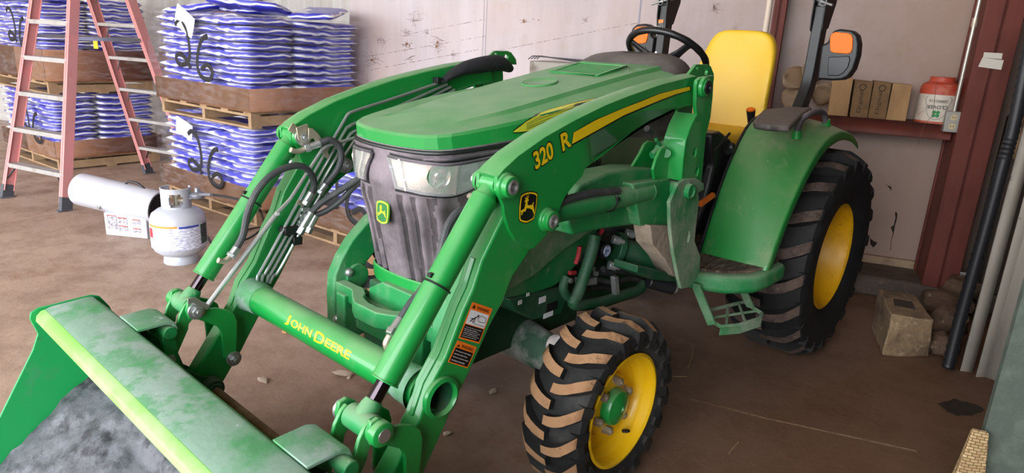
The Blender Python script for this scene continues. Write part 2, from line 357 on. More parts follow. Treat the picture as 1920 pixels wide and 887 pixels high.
# decals on the left boom
dx = .5208
d = MB(); top_ = [(1076,248.6),(1118,225),(1169,203),(1203,190),(1237,176),(1266,168.5),(1293.6,162.4)]; bot_ = [(1294,169),(1266,177),(1237,188),(1203,202),(1169,216.5),(1118,245),(1072.7,270)]
d.prism(px_x([(1074.5,248.2),(1118,223.8),(1169,202),(1237,175),(1295,161.5),(1295.3,170),(1266,179),(1237,190.5),(1203,205),(1169,219.5),(1118,248),(1071.5,273.5)], dx), (.0004, 0, 0)); P('decal_stripe_edge', d, DECK)
d = MB(); d.prism(px_x(top_+bot_, dx+.0006), (.0004, 0, 0)); P('decal_stripe', d, DECY)
o_ = U(1004, 319, x=dx); r_ = U(1064, 278, x=dx)-o_; u_ = r_.normalized().cross(-X); u_ = u_ if u_.z > 0 else -u_
def num(bold, lift, m, nm):
    q = MB(); w_ = U(1036, 296, x=dx)-o_; h = .050
    add_text(q, '320', o_-r_.normalized()*bold*.3-u_*bold*.3, r_, u_, w_.length*1.08+bold*.6, h+bold*.6, lift, bold=.05 if bold else .03); P(nm, q, m); q = MB()
    o2 = o_+r_*.84; add_text(q, 'R', o2-r_.normalized()*bold*.3-u_*bold*.3, r_, u_, .040+bold*.6, h+bold*.6, lift, bold=.05 if bold else .03)
    P(nm, q, m)
num(.012, .0004, DECK, 'number_outline'); num(0, .0012, DECY, 'number_320_r')
# leaping deer badge on the knee plate, and a small one on the grille
DEER = [(-.46,-.30),(-.40,-.33),(-.33,-.18),(-.16,-.16),(-.12,-.02),(.12,-.05),(.30,-.12),(.46,-.34),(.50,-.30),(.40,-.02),(.34,.10),(.36,.22),(.32,.24),(.28,.12),(.05,.10),(-.08,.14),(-.10,.30),(-.02,.33),(-.02,.38),(-.10,.40),(-.06,.50),(-.04,.60),(-.09,.52),(-.14,.42),(-.17,.50),(-.14,.62),(-.20,.52),(-.21,.42),(-.28,.50),(-.30,.46),(-.22,.38),(-.32,.32),(-.30,.28),(-.22,.28),(-.24,.10),(-.28,-.04),(-.38,-.06),(-.46,-.12),(-.49,-.08),(-.52,-.14),(-.44,-.22)]
SHIELD = [(-.42,.52),(-.25,.58),(0,.60),(.25,.58),(.42,.52),(.48,.48),(.50,.2),(.49,-.1),(.44,-.42),(.38,-.50),(.2,-.56),(0,-.60),(-.2,-.56),(-.38,-.50),(-.44,-.42),(-.49,-.1),(-.50,.2),(-.48,.48)]
def badge(ctr, right, up, n, w, cols, parent=None, depth=.0008, ds=.78):
    right = right.normalized(); up = up.normalized(); n = n.normalized(); lay = lambda pts, s, l: [ctr+right*a*w*s+up*b*w*s+n*l for a, b in pts]
    bd = P('badge', MB().prism(lay(SHIELD, 1, 0), n*depth), cols[0], parent)
    P('badge_border', MB().prism(lay(SHIELD, .94, depth), n*.0004), cols[1], bd)
    P('badge_field', MB().prism(lay(SHIELD, .84, depth+.0005), n*.0003), cols[2], bd)
    P('leaping_deer', MB().prism(lay(DEER, ds, depth+.0009), n*.0003), cols[1], bd)
CREAM = mat('badge cream', '#f2d98a', .4)
bc = U(989.5, 389, x=.5205); br = U(1005, 402, x=.5205)-U(978, 381, x=.5205)
ang = math.radians(-4); rr_ = Vector((0, math.cos(ang), math.sin(ang))); uu_ = Vector((0, -math.sin(ang), math.cos(ang)))
bw = (U(989, 362, x=.52)-U(989, 417, x=.52)).length/1.2
badge(bc, rr_, uu_, X, bw*1.08, (DECK, DECY, DECK))
# knee and lift pins
K = Vector((0, -2.258, 1.131)); K2 = Vector((0, -2.086, 1.016)); CL = Vector((0, -2.665, .612)); MP = U(1326, 164, x=.56); MP.x = 0; LP = Vector((0, -1.351, 1.010))
for q in (K, K2):
    both('pin_boss', lambda mb: mb.lathe([(.034, .518), (.034, .526), (.028, .532), (.028, .546), (.0185, .547), (.0185, .53)], q, X, 28), GREEN, bevel=.0015)
    both('pin_boss', lambda mb: mb.lathe([(.030, .44), (.030, .432), (.026, .425), (.0, .425)], q, X, 24), GREEN, bevel=.0015)
for s in (1, -1):
    for q in (K, K2):
        b = MB(); b.lathe([(.0195, .415), (.0195, .548), (.016, .551), (.011, .550), (.009, .540), (0, .540)], q, X, 24, True)
        P('hinge_pin', b, STEEL, mirror=s < 0)
for q in (K, K2): b = MB(); b.cyl(q-X*.425, q-X*.419, .027); b.cyl(q-X*.419, q-X*.404, .019, n=6); b.cyl(q-X*.404, q-X*.396, .010); P('pin_bolt', b, STEEL, bevel=.001)
# tilt (bucket) cylinders
def tiltcyl(mb):
    a = Vector((.477, K.y, K.z)); e = Vector((.477, CL.y, CL.z)); dr = (e-a).normalized()
    mb.cyl(a+dr*.045, a+dr*.555, .0345, n=32); mb.cyl(a+dr*.553, a+dr*.558, .0365, n=32); mb.tube([a, a+dr*.03, a+dr*.05], [.026, .026, .033], 24); mb.cyl(a-X*.028, a+X*.028, .031, n=24); return mb
both('tilt_cylinder', tiltcyl, GREEN, bevel=.0015)
def tiltrod(mb):
    a = Vector((.477, K.y, K.z)); e = Vector((.477, CL.y, CL.z)); dr = (e-a).normalized(); return mb.cyl(a+dr*.5, e-dr*.03, .0185, n=24)
both('cylinder_rod', tiltrod, CHROME)
def rodend(mb):
    a = Vector((.477, K.y, K.z)); e = Vector((.477, CL.y, CL.z)); dr = (e-a).normalized()
    mb.tube([e, e-dr*.04, e-dr*.055], [.03, .026, .021], 24); mb.cyl(e-X*.042, e+X*.042, .031, n=28); return mb
both('rod_eye', rodend, DGREEN, bevel=.002)
# guide links, bucket links
A_ = [(350,566),(362,560),(376,565),(392,577),(405,576),(425,580),(438,588),(443,602),(442,640),(440,668),(433,677),(423,675),(417,666),(416,645),(413,622),(406,611),(392,606),(370,598),(352,598),(346,582)]
B_ = [(343,572),(352,563),(363,568),(364,585),(357,600),(352,606),(351,616),(334,655),(326,676),(312,682),(301,675),(300,660),(318,625),(330,606),(334,590)]
def links(out):
    def f(mb):
        yz = [Vector((0, p.y, p.z)) for p in px_x(A_, -.415)]; 
        for x0 in (.405, .527): mb.prism([p+X*x0 for p in yz], (.012, 0, 0))
        return mb
    return f
both('guide_link', links(A_), GREEN, bevel=.003)
def blink(mb):
    yz = [Vector((0, p.y, p.z)) for p in px_x(B_, -.430)]
    for x0 in (.420, .513): mb.prism([p+X*x0 for p in yz], (.012, 0, 0))
    return mb
both('bucket_link', blink, GREEN, bevel=.003)
GP = Vector((0, -2.556, .410)); BP = U(312, 668, x=-.43); BP.x = 0
def linkpins(mb):
    mb.lathe([(.028, .52), (.031, .54), (.031, .556), (.025, .560)], CL, X, 28, True)
    return mb
both('link_boss', linkpins, GREEN, bevel=.002)
for s in (1, -1):
    for q, a, b_, r in ((CL, .398, .562, .017), (GP, .398, .55, .015), (BP, .41, .545, .015)):
        b = MB(); b.cyl(q+X*a, q+X*b_, r, n=20); b.cyl(q+X*(a-.004), q+X*(a+.006), r+.010, n=24); b.cyl(q+X*(a-.016), q+X*(a-.002), r+.001, n=6); b.cyl(q+X*(a-.024), q+X*(a-.014), .008, n=12)
        if q is not CL: b.cyl(q+X*(b_-.004), q+X*(b_+.008), r+.006, n=6)
        P('link_pin', b, STEEL, mirror=s < 0, bevel=.0008)
# torque tube
TT = Vector((0, -2.458, .602)); tr = .049
b = MB(); b.lathe([(.045, -.447), (tr, -.447), (tr, .455), (.0455, .455)], TT, X, 48); P('torque_tube', b, GREEN)
for s in (1, -1):
    b = MB(); b.lathe([(tr+.012, .444), (tr+.006, .42), (tr+.004, .38), (tr+.001, .365)], TT, X*s, 40); P('tube_collar', b, CEMG)
b = MB(); b.lathe([(.055, .505), (.057, .512), (.056, .520), (.046, .524), (.041, .515), (.0395, .45)], TT+Vector((0, .006, .005)), X, 36); P('tube_end_socket', b, GREEN)
b = MB(); b.lathe([(.0395, .512), (.0385, .30), (.0, .30)], TT+Vector((0, .006, .005)), X, 36); P('tube_bore', b, DKGREEN)
# lettering on the torque tube, wrapped round it
p0 = U(533, 600, x=-.0); q = MB()
def tube_at(a, bq):                                          # bq up the tube from the lower edge
    ang = TA+bq/tr; return Vector((TX+a, TT.y-math.cos(ang)*(tr+.0009), TT.z+math.sin(ang)*(tr+.0009)))
def on_tube(px, py):                                         # nearest hit of the sight line with the tube
    d = (U(px, py, x=5)-CAM) if False else (AX*((px-960)/FPX)+AY*((py-443.5)/FPX)+AZ)
    oy, oz = CAM.y-TT.y, CAM.z-TT.z; A2 = d.y**2+d.z**2; B2 = 2*(oy*d.y+oz*d.z); C2 = oy*oy+oz*oz-tr*tr; di = B2*B2-4*A2*C2
    t = (-B2-math.sqrt(max(di, 0)))/(2*A2); return CAM+d*t
l0 = on_tube(534, 606); l1 = on_tube(534, 588); l2 = on_tube(655, 671)
TX = l0.x; TA = math.asin(max(-1, min(1, (l0.z-TT.z)/tr))); th = math.asin((l1.z-TT.z)/tr)-TA; hh = max(.028, min(.05, th*tr)); wid = l2.x-l0.x
W1 = wid*.44
add_text(q, 'J', None, X, Z, W1*.15, hh*1.12, fn=lambda a, b_: tube_at(a, b_-hh*.06), bold=.02)
add_text(q, 'OHN', None, X, Z, W1*.76, hh*.84, fn=lambda a, b_: tube_at(a+W1*.22, b_+hh*.06), bold=.025)
add_text(q, 'D', None, X, Z, wid*.15, hh*1.12, fn=lambda a, b_: tube_at(a+wid*.48, b_-hh*.06), bold=.02)
add_text(q, 'EERE', None, X, Z, wid*.36, hh*.84, fn=lambda a, b_: tube_at(a+wid*.645, b_+hh*.06), bold=.025)
P('tube_lettering', q, DECY, sharp=80)
# lift cylinders
def liftcyl(mb):
    a = Vector((.477, K2.y, K2.z)); e = Vector((.477, LP.y, LP.z)); dr = (e-a).normalized()
    mb.cyl(a+dr*.035, a+dr*.60, .034, n=32); mb.tube([a, a+dr*.04], [.026, .033], 24); mb.cyl(a-X*.026, a+X*.026, .03); mb.cyl(a+dr*.597, a+dr*.603, .0355, n=32); return mb
both('lift_cylinder', liftcyl, DGREEN, bevel=.0015)
def liftrod(mb):
    a = Vector((.477, K2.y, K2.z)); e = Vector((.477, LP.y, LP.z)); dr = (e-a).normalized(); return mb.cyl(a+dr*.58, e-dr*.03, .017)
both('cylinder_rod', liftrod, BLK)
def lifteye(mb):
    a = Vector((.477, K2.y, K2.z)); e = Vector((.477, LP.y, LP.z)); dr = (e-a).normalized(); mb.cyl(e-dr*.062, e, .024); mb.cyl(e-X*.038, e+X*.044, .027, n=24); return mb
both('rod_eye', lifteye, DGREEN, bevel=.002)
# ---------------- mast and mounting frame
mo = [(1304,197),(1315,180),(1316,160),(1318,148),(1339,141),(1337,181),(1333,220),(1324,256),(1319,307),(1316,340),(1278,340),(1281,301),(1286,265),(1295,238)]
side_o = [(1305,200),(1306,161),(1308,151),(1315,145),(1339,141),(1337,181),(1333,220),(1324,256),(1319,307),(1316,340),(1278,340),(1281,301),(1286,265),(1295,238),(1307,216)]
def mast(mb):
    o = px_x(side_o, .545); hb = [[U(a_, b_, x=.545)+Vector((0, math.cos(2*PI*k/16)*.012, math.sin(2*PI*k/16)*.017)) for k in range(16)] for a_, b_ in ((1303, 286), (1307, 322))]
    mb.plate(o, hb, (-.014, 0, 0)); mb.plate([p-X*.073 for p in o], [[p-X*.073+Vector((0, .03, -.012)) for p in h] for h in hb], (-.012, 0, 0))
    low = [p for p in px_x([(1307,214),(1295,238),(1286,265),(1281,301),(1278,340)], .545)]
    # curved front flange closing the channel below the boom
    mb.prism([p-X*.085-Y*.0004 for p in low]+[p-X*.085+Y*.014 for p in low[::-1]], (.0845, 0, 0))
    cap = px_x([(1306,163),(1308,151),(1315,145),(1339,141)], .545)
    return mb
both('loader_mast', mast, GREEN, bevel=.004)
def mastboss(mb): return mb.lathe([(.036, .543), (.034, .556), (.026, .560), (.026, .562)], MP, X, 28, True)
both('mast_boss', mastboss, GREEN, bevel=.002)
both('mast_pin', lambda mb: mb.lathe([(.022, .455), (.022, .566), (.010, .568), (.008, .562), (0, .562)], MP, X, 24, True), BLK)
def tab(mb):
    o = px_x([(1278,152),(1292,139),(1306,121),(1327.5,120.5),(1333,124),(1339,139),(1339,152)], .49)
    return mb.plate(o, [circle(U(1324.3, 134.5, x=.49), .0125, Y, Z, 16), circle(U(1307.6, 127.4, x=.49), .007, Y, Z, 12)], (-.012, 0, 0))
both('mast_eye_plate', tab, GREEN, bevel=.0015)
def mount(mb):
    o = px_x([(1257,421),(1256,380),(1268,353),(1272,344),(1284,336),(1306,334),(1320,344),(1320,356),(1310,362),(1311,380),(1306.5,416),(1303,452),(1313.6,481),(1312.7,506),(1306,522),(1290,540),(1278,542),(1272,521),(1263,474),(1258.6,439)], .555)
    return mb.plate(o, [[U(1290, 445, x=.555)+Vector((0, math.cos(2*PI*k/16)*.012, math.sin(2*PI*k/16)*.024)) for k in range(16)]], (-.014, 0, 0))
both('mounting_plate', mount, MUDG, bevel=.003)
def mount_low(mb):                                           # clay-covered wing and crossbox behind the plate
    o = px_x([(1219,423),(1257,424),(1260,450),(1264,476),(1272,521),(1262,518),(1247,488),(1224,460),(1221,440)], .52); mb.prism(o, (-.07, 0, 0)); return mb
both('mounting_wing', mount_low, CLAY, bevel=.004)
both('lift_pin', lambda mb: mb.lathe([(.027, .545), (.027, .572), (.022, .574), (.018, .568), (0, .568)], LP, X, 24, True), DGREEN, bevel=.001)
def beam(mb):
    o = px_x([(1257,335),(1257,424),(1196,421),(1142,428),(1108,434),(1075,442),(1066,420),(1070,380),(1088,349),(1140,325),(1186,316),(1225,316)], .46)
    mb.prism(o, (-.10, 0, 0)); return mb
both('frame_beam', beam, DGREEN, bevel=.008)
def shield(mb):
    o = px_x([(1125,425),(1112,452),(1090,488),(1064,520),(1040,538),(1000,553),(940,562),(925,520),(1040,425)], .30); return mb.prism(o, (-.03, 0, 0))
both('engine_shield', shield, DGREEN, bevel=.01)
def rail_(mb): return mb.prism(px_x([(1150,400),(1122,430),(1108,436),(1056,472),(1008,514),(950,548),(925,520),(1020,420)], .345), (-.04, 0, 0))
both('frame_rail', rail_, MUDG, bevel=.008)
def crossbox(mb):
    o = px_x([(1186,345),(1257,335),(1262,424),(1200,424)], .50); mb.prism(o, (-.10, 0, 0)); return mb
both('mount_gusset', crossbox, DGREEN, bevel=.006)
def latch(mb):
    mb.prism(px_x([(1225,318),(1232,296),(1240,279),(1250,273),(1257,280),(1256,300),(1257,338),(1228,338)], .49), (-.012, 0, 0))
    mb.prism(px_x([(1183,318),(1200,290),(1210,270),(1218,264),(1228,266),(1232,280),(1226,300),(1225,318)], .42), (-.012, 0, 0)); return mb
both('latch_ear', latch, GREEN, bevel=.003)
a_ = U(1222, 292, x=.44); b_ = U(1268, 258, x=.46)
def latchpin(mb):
    mb.tube([a_, a_.lerp(b_, .25), a_.lerp(b_, .3), a_.lerp(b_, .8), b_], [.013, .016, .022, .02, .012], 16)
    mb.cyl(U(1250, 288, x=.43), U(1250, 288, x=.495), .015); h0 = U(1212, 241, x=.46); h1 = U(1230, 254, x=.46)
    mb.tube([U(1238, 272, x=.46), U(1230, 262, x=.46), h1], .007, 8); return mb
both('latch_pin', latchpin, DGREEN, bevel=.001)
both('latch_handle', lambda mb: mb.tube([U(1230, 255, x=.46), U(1213, 241, x=.46)], [.009, .011], 12), PLAS)
# ---------------- hydraulic lines on the inner face of the right arm
base = [[(482.5,529),(484,516),(493.6,500),(583,335),(645,226),(652,216),(665,208),(740,184),(830,153)],
        [(490.5,529),(494,514),(505,500),(590,345),(645,248),(653,239),(668,230),(745,200),(838,158)],
        [(501,531),(504,516),(515.6,500),(597,352),(650,262),(659,250),(675,242),(750,212),(845,163)],
        [(506,532),(513,516),(527,500),(603,360),(660,270),(668,262),(685,253),(760,225),(852,168)]]
for i, pl in enumerate(base): P('hydraulic_tube', MB().tube(spline(px_x(pl, -.425), 4), .0058, 8), TUBES)
def hose(pts, x, r=.0105, name='hydraulic_hose'):
    q = [U(a, b, x=xx) for (a, b), xx in zip(pts, x if isinstance(x, list) else [x]*len(pts))]; P(name, MB().tube(spline(q, 6), r, 10), HOSE); return q
def fitting(a, b, r=.013):
    q = MB(); q.cyl(a, b, r, n=16); q.cyl(a.lerp(b, .68), a.lerp(b, 1.0), r*1.25, n=6); q.cyl(a.lerp(b, -.1), a, r*.8, n=12); P('hose_fitting', q, STEEL, bevel=.001)
def elbow(pts, x, r=.009): P('elbow_fitting', MB().tube(spline(px_x(pts, x), 4), [r]*(4*(len(pts)-1)+1), 12), PLATED)
hose([(444,464),(456,440),(464,400),(480,362),(505,332),(535,315),(562,311),(580,322),(589,343),(584,362)], [-.40,-.39,-.385,-.38,-.38,-.38,-.38,-.385,-.40,-.41], .0115)
fitting(U(445, 464, x=-.40), U(432, 482, x=-.40)); elbow([(430,483),(420,490),(409,488)], -.40)
fitting(U(584, 361, x=-.41), U(570, 384, x=-.415)); elbow([(571,382),(563,381),(558,378)], -.415, .008)
hose([(601,268),(618,262),(634,272),(640,292),(634,315),(620,335),(611,345)], [-.39,-.38,-.375,-.375,-.385,-.40,-.41], .0115)
fitting(U(601, 268, x=-.39), U(572, 278, x=-.41)); elbow([(572,279),(558,284),(545,281)], -.415)
fitting(U(611, 345, x=-.41), U(597, 362, x=-.42))
hose([(584,398),(600,382),(630,362),(660,343),(690,325)], [-.405,-.39,-.36,-.30,-.2], .0115); hose([(590,404),(612,395),(640,375),(668,346),(690,335)], [-.405,-.39,-.36,-.30,-.2], .0105)
fitting(U(592, 404, x=-.405), U(575, 436, x=-.41)); fitting(U(584, 398, x=-.405), U(560, 438, x=-.415))
b = MB(); b.box(U(545, 432, x=-.42), (.02, .05, .03)); b.rail(px_x([(525,428),(560,448)], -.432), .02, .02, X); b.rail(px_x([(548,452),(565,450)], -.425), .02, .03, X); P('tube_clamp', b, BLK, bevel=.003)
b = MB(); b.box(U(820, 151, x=-.425), (.03, .025, .025)); P('tube_clamp', b, BLK, bevel=.002)
b = MB()
for k in range(4): b.box(U(572-3*k, 392+12*k, x=-.418), (.016, .03, .014))
P('tube_clamp', b, STEEL, bevel=.002)
# left knee hose
hose([(752,598),(770,570),(798,535),(818,500),(832,450),(842,420),(860,398),(884,392)], [.40,.40,.40,.40,.39,.385,.385,.39], .0115)
fitting(U(752, 598, x=.40), U(732, 628, x=.405)); elbow([(731,630),(724,645),(730,658)], .42, .009)
fitting(U(884, 392, x=.39), U(892, 372, x=.40), .01); elbow([(880,366),(886,374),(897,372)], .42, .008)
for (a0, a1) in (((806,524),(843,542)), ((446,374),(482,386))):
    s = 1 if a0[0] > 600 else -1; A1 = Vector((s*.477, K.y, K.z)); E1_ = Vector((s*.477, CL.y, CL.z)); dr = (E1_-A1).normalized(); t = .30 if s > 0 else .27
    b = MB(); u = dr.orthogonal().normalized(); v = dr.cross(u); b.tube([A1+dr*t+(u*math.cos(2*PI*k/28)+v*math.sin(2*PI*k/28))*.0365 for k in range(29)], .0028, 6); b.box(A1+dr*t+Vector((s*.0, -.02, .033)), (.012, .012, .01)); P('cable_tie', b, BLK)
b = MB(); A1 = Vector((.477, K2.y, K2.z)); dr = (Vector((.477, LP.y, LP.z))-A1).normalized(); u = dr.orthogonal().normalized(); v = dr.cross(u); b.tube([A1+dr*.36+(u*math.cos(2*PI*k/28)+v*math.sin(2*PI*k/28))*.036 for k in range(29)], .0028, 6); b.box(A1+dr*.36+Vector((.036, 0, .01)), (.012, .012, .012)); P('cable_tie', b, BLK)
hose([(1043,382),(1070,372),(1105,363),(1142,359),(1160,358)], [.50,.50,.50,.50,.50], .012); elbow([(1052,372),(1060,362),(1055,350)], .46)
# level indicator rod with its bent bracket
lv = px_x([(390,571),(520,399),(545,372),(603,282),(612,274),(660,260),(668,257)], -.385)
P('level_rod', MB().tube([lv[0], lv[1]], .0085, 10).tube(lv[1:5], .0058, 10).tube([lv[3], lv[4], lv[5], lv[6]], .0058, 10), TUBES)
b = MB(); b.rail(px_x([(352,566),(364,563),(376,571),(392,576)], -.392), .004, .02, X); P('rod_bracket', b, STEEL, bevel=.001); b = MB(); b.cyl(U(521, 401, x=-.395), U(521, 401, x=-.37), .007); P('rod_bracket', b, STEEL, bevel=.001)
b = MB(); hk = px_x([(577,240),(584,240),(595,250),(607,268),(616,292),(613,298),(607,292),(597,270),(586,259),(577,262)], -.40); b.prism(hk, (.006, 0, 0)); st = [(544,237),(556,246),(561,262),(568,268)]
b.rail(px_x(st, -.43)+[U(580, 262, x=-.41)], .006, .03, X); b.prism([Vector((-.405, q.y, q.z)) for q in px_x([(556,240),(577,232),(585,258),(580,268),(568,270),(560,262)], -.405)], (-.006, 0, 0)); P('indicator_bracket', b, PLATED, bevel=.0015)
# ---------------- warning decals on the left leg
def decal(ul, ur, ll, lines, pict):
    x = .5085; A = U(*ul, x=x); Bq = U(*ur, x=x); Cq = U(*ll, x=x); r = Bq-A; dn = Cq-A; w = r.length; h = dn.length
    lay = lambda a, b, l: A+r*a+dn*b+X*l
    quad = lambda a0, b0, a1, b1, l: [lay(a0, b0, l), lay(a1, b0, l), lay(a1, b1, l), lay(a0, b1, l)]
    o = P('warning_decal', MB().prism(quad(0, 0, 1, 1, 0), X*.0004), WRN)
    hd = .2 if pict else .3
    if pict:
        P('pictogram_panel', MB().prism(quad(.05, .2, .95, .58, .0006), X*.0002), WHITEM, o)
        q = MB(); q.tube([lay(.2, .5, .001), lay(.35, .38, .001), lay(.45, .33, .001)], .0015, 5); q.tube([lay(.2, .42, .001), lay(.38, .4, .001), lay(.34, .52, .001)], .0015, 5); q.cyl(lay(.47, .3, .001), lay(.47, .3, .002), .003, n=8)
        q.tube([lay(.5, .36, .001), lay(.6, .28, .001), lay(.85, .3, .001), lay(.9, .42, .001), lay(.6, .45, .001), lay(.5, .36, .001)], .0007, 4); q.tube([lay(.4, .53, .001), lay(.92, .53, .001)], .0007, 4); P('pictogram', q, DECK, o)
        P('text_panel', MB().prism(quad(.05, .6, .95, .96, .0006), X*.0002), DECK, o)
    else: P('text_panel', MB().prism(quad(.05, .3, .95, .95, .0006), X*.0002), DECK, o)
    q = MB(); add_text(q, 'WARNING', lay(.28, hd-.05, 0), r, -dn, w*.6, h*(.09 if pict else .16), .0008, .02); q.prism([lay(.06, hd-.05, .0006), lay(.22, hd-.05, .0006), lay(.14, hd-.16, .0006)], X*.0002); P('decal_heading', q, DECK, o)
    q = MB(); y0, y1 = (.64, .94) if pict else (.36, .92)
    for i, t in enumerate(lines):
        b0 = y0+(y1-y0)*(i+.75)/len(lines); add_text(q, t, lay(.1, b0, 0), r, -dn, w*(.78 if i % 2 == 0 else .66), h*(y1-y0)/len(lines)*.55, .001, .01)
    P('decal_text', q, WHITEM, o)
decal((886,566), (923.5,579), (859.5,634), ['To avoid injury from falling', 'loads:', 'Do not walk or work', 'under raised load', 'Lower loader to ground when', 'parked'], True)
decal((858,638), (894,651), (839.5,679), ['Do not operate loader without', 'operator instructions', 'Failure to observe safety', 'instructions can cause serious'], False)
# ---------------- BUCKET
x1 = .775
prof_o = [(-3.30, .015), (-2.86, .012), (-2.79, .03), (-2.745, .08), (-2.73, .15), (-2.745, .30), (-2.775, .45), (-2.815, .56), (-2.835, .585)]
prof_i = [(-2.845, .575), (-2.825, .55), (-2.787, .45), (-2.757, .30), (-2.742, .15), (-2.757, .085), (-2.798, .042), (-2.865, .024), (-3.30, .021)]
b = MB(); b.prism([Vector((-x1, y, z)) for y, z in prof_o+prof_i], X*2*x1); P('bucket_shell', b, BUCKG, bevel=.002)
sp = [Vector((-x1, y, z)) for y, z in [(-3.34, .012), (-2.86, .010), (-2.785, .028), (-2.738, .08), (-2.722, .15), (-2.737, .30), (-2.767, .45), (-2.80, .55), (-2.825, .592), (-2.85, .602), (-3.0, .595), (-3.02, .585), (-3.025, .565), (-3.01, .51), (-3.03, .46), (-3.15, .25), (-3.30, .05)]]
for s in (1, -1): b = MB(); b.prism([p if s < 0 else p+X*(2*x1-.008) for p in sp], X*.008); P('bucket_side', b, BUCKG, bevel=.002)
b = MB(); b.prism([Vector((-x1, y, z)) for y, z in [(-3.36, .008), (-3.36, .020), (-3.22, .034), (-3.22, .022)]], X*2*x1); P('cutting_edge', b, RUST, bevel=.002)
# top lip: cement-washed strip and the brighter rolled front edge
tl = [(-2.836, .585), (-2.845, .597), (-2.86, .600), (-2.965, .594), (-2.985, .588), (-2.98, .578), (-2.86, .586)]
b = MB(); n_ = 40; rings = []
for i in range(n_+1):
    x = -x1+.01+(2*x1-.02)*i/n_; rings.append([Vector((x, y, z)) for y, z in tl])
b.loft(rings); P('top_lip', b, CEMG, bevel=.003)
b = MB(); b.prism([Vector((-x1+.01, y, z)) for y, z in [(-2.98, .590), (-2.995, .586), (-3.008, .574), (-3.012, .555), (-3.004, .545), (-2.998, .556), (-2.992, .572), (-2.978, .580)]], X*(2*x1-.02)); P('lip_edge', b, LIPG, bevel=.004)
# ears, hooks, hinge bar
C_ = [(262,616),(275,622),(300,642),(330,657),(345,690),(375,703),(405,708),(413,722),(408,738),(392,746),(378,742),(350,735),(320,725)]
def ears(mb):
    yz = [Vector((0, p.y, p.z)) for p in px_x([(300,640),(330,655),(345,690),(375,703),(405,708),(414,722),(408,738),(392,746)], -.445)]+[Vector((0, -2.70, .20)), Vector((0, -2.74, .17)), Vector((0, -2.745, .30)), Vector((0, -2.775, .45)), Vector((0, -2.80, .53)), Vector((0, -2.79, .56))]
    for x0 in (.434, .516): mb.prism([p+X*x0 for p in yz], (.011, 0, 0))
    return mb
both('bucket_ear', ears, DKGREEN, bevel=.003)
def hookb(mb):
    q = [(-2.845, .603), (-2.76, .606), (-2.735, .596), (-2.725, .57), (-2.733, .568), (-2.745, .588), (-2.765, .594), (-2.84, .592)]
    mb.prism([Vector((.39, y, z)) for y, z in q], X*.14); return mb
both('hook_plate', hookb, CEMG, bevel=.003)
def coup(mb):
    mb.cyl(Vector((.385, -2.752, .565)), Vector((.56, -2.752, .565)), .021); 
    mb.rail([Vector((.53, -2.752, .565)), Vector((.53, -2.74, .50)), Vector((.53, -2.745, .44))], .03, .04, X); mb.rail([Vector((.42, -2.752, .565)), Vector((.42, -2.745, .44))], .03, .04, X); return mb
both('coupler_hook', coup, DGREEN, bevel=.003)
b = MB(); b.cyl(Vector((-.45, piv.y, piv.z)), Vector((.45, piv.y, piv.z)), .0135, n=20); P('coupler_bar', b, RUST)
def hub_(mb): mb.cyl(Vector((.40, piv.y, piv.z)), Vector((.55, piv.y, piv.z)), .034, n=28); mb.cyl(Vector((.392, piv.y, piv.z)), Vector((.402, piv.y, piv.z)), .026, n=6); return mb
both('pivot_hub', hub_, DKGREEN, bevel=.003)
# ---------------- hood, grille, lamps
from mathutils.bvhtree import BVHTree
H0 = [(0,-2.238),(.06,-2.235),(.12,-2.226),(.165,-2.213),(.198,-2.192),(.222,-2.160),(.240,-2.11),(.262,-2.02),(.280,-1.92),(.292,-1.80),(.30,-1.65),(.305,-1.5),(.31,-1.35),(.315,-1.2),(.32,-1.0)]
def lipz(y): return 1.163+(y+2.238)*.098
def topz(y):
    t = [(-2.26,1.196),(-2.2,1.212),(-2.1,1.232),(-1.97,1.257),(-1.75,1.297),(-1.526,1.336),(-1.229,1.386),(-1.0,1.418)]
    for (a, za), (b_, zb) in zip(t, t[1:]):
        if y <= b_: return za+(zb-za)*(y-a)/(b_-a)
    return t[-1][1]
hood = MB(); rows = []
half = H0
def mirror_row(r): return [Vector((-p.x, p.y, p.z)) for p in r[:0:-1]]+r
ring_lip = [Vector((x, y, lipz(y))) for x, y in half]
ring_in = [Vector((max(0, x-.004), y+.006, lipz(y)-.004)) for x, y in half]
def inset(d, dz, fr):                                        # ring pulled towards the middle
    out = []
    for x, y in half: out.append(Vector((x*(1-d), y if fr == 0 else y+fr*max(0, 1-(y+2.238)/.25), 0)))
    return out
def fr_(y, k=.25): return max(0, 1-(y+2.238)/k)
def yin(y, k): return y+k*fr_(y, .45)
r1 = [Vector((x*.998, y-.004*fr_(y), lipz(y)+.003)) for x, y in half]
r2 = [Vector((x*.985, y-.010*fr_(y), lipz(y)+.034+.022*(1-fr_(y, .5)))) for x, y in half]
r3 = [Vector((x*.965, y-.001*fr_(y), lipz(y)+.042+.026*(1-fr_(y, .5)))) for x, y in half]
r4, r5, r6, r7, r8 = [], [], [], [], []
for x, y in half:
    k = 1-fr_(y, .35)
    for L_, a, fx, dz in ((r4, .05, .80, -.030), (r5, .085, .64, -.016), (r6, .10, .60, -.003), (r7, .19, .3, -.001), (r8, .26, 0, 0)):
        yy = yin(y, a); z0 = topz(yy)+dz*(.25+.75*k)*(x/.3)**(1.2 if dz < -.01 else .3); L_.append(Vector((x*fx, yy, z0)))
rows = [mirror_row(r) for r in (ring_in, ring_lip, r1, r2, r3, r4, r5, r6, r7)]
mid = [Vector((0, p.y, p.z)) for p in r8]
hood.sheet(rows)
mrow = [Vector((0, p.y, p.z)) for p in r8[:0:-1]]+mid
hood.sheet([rows[-1], mrow])
bmesh.ops.remove_doubles(hood.bm, verts=hood.bm.verts, dist=1e-4)
HB = BVHTree.FromBMesh(hood.bm)
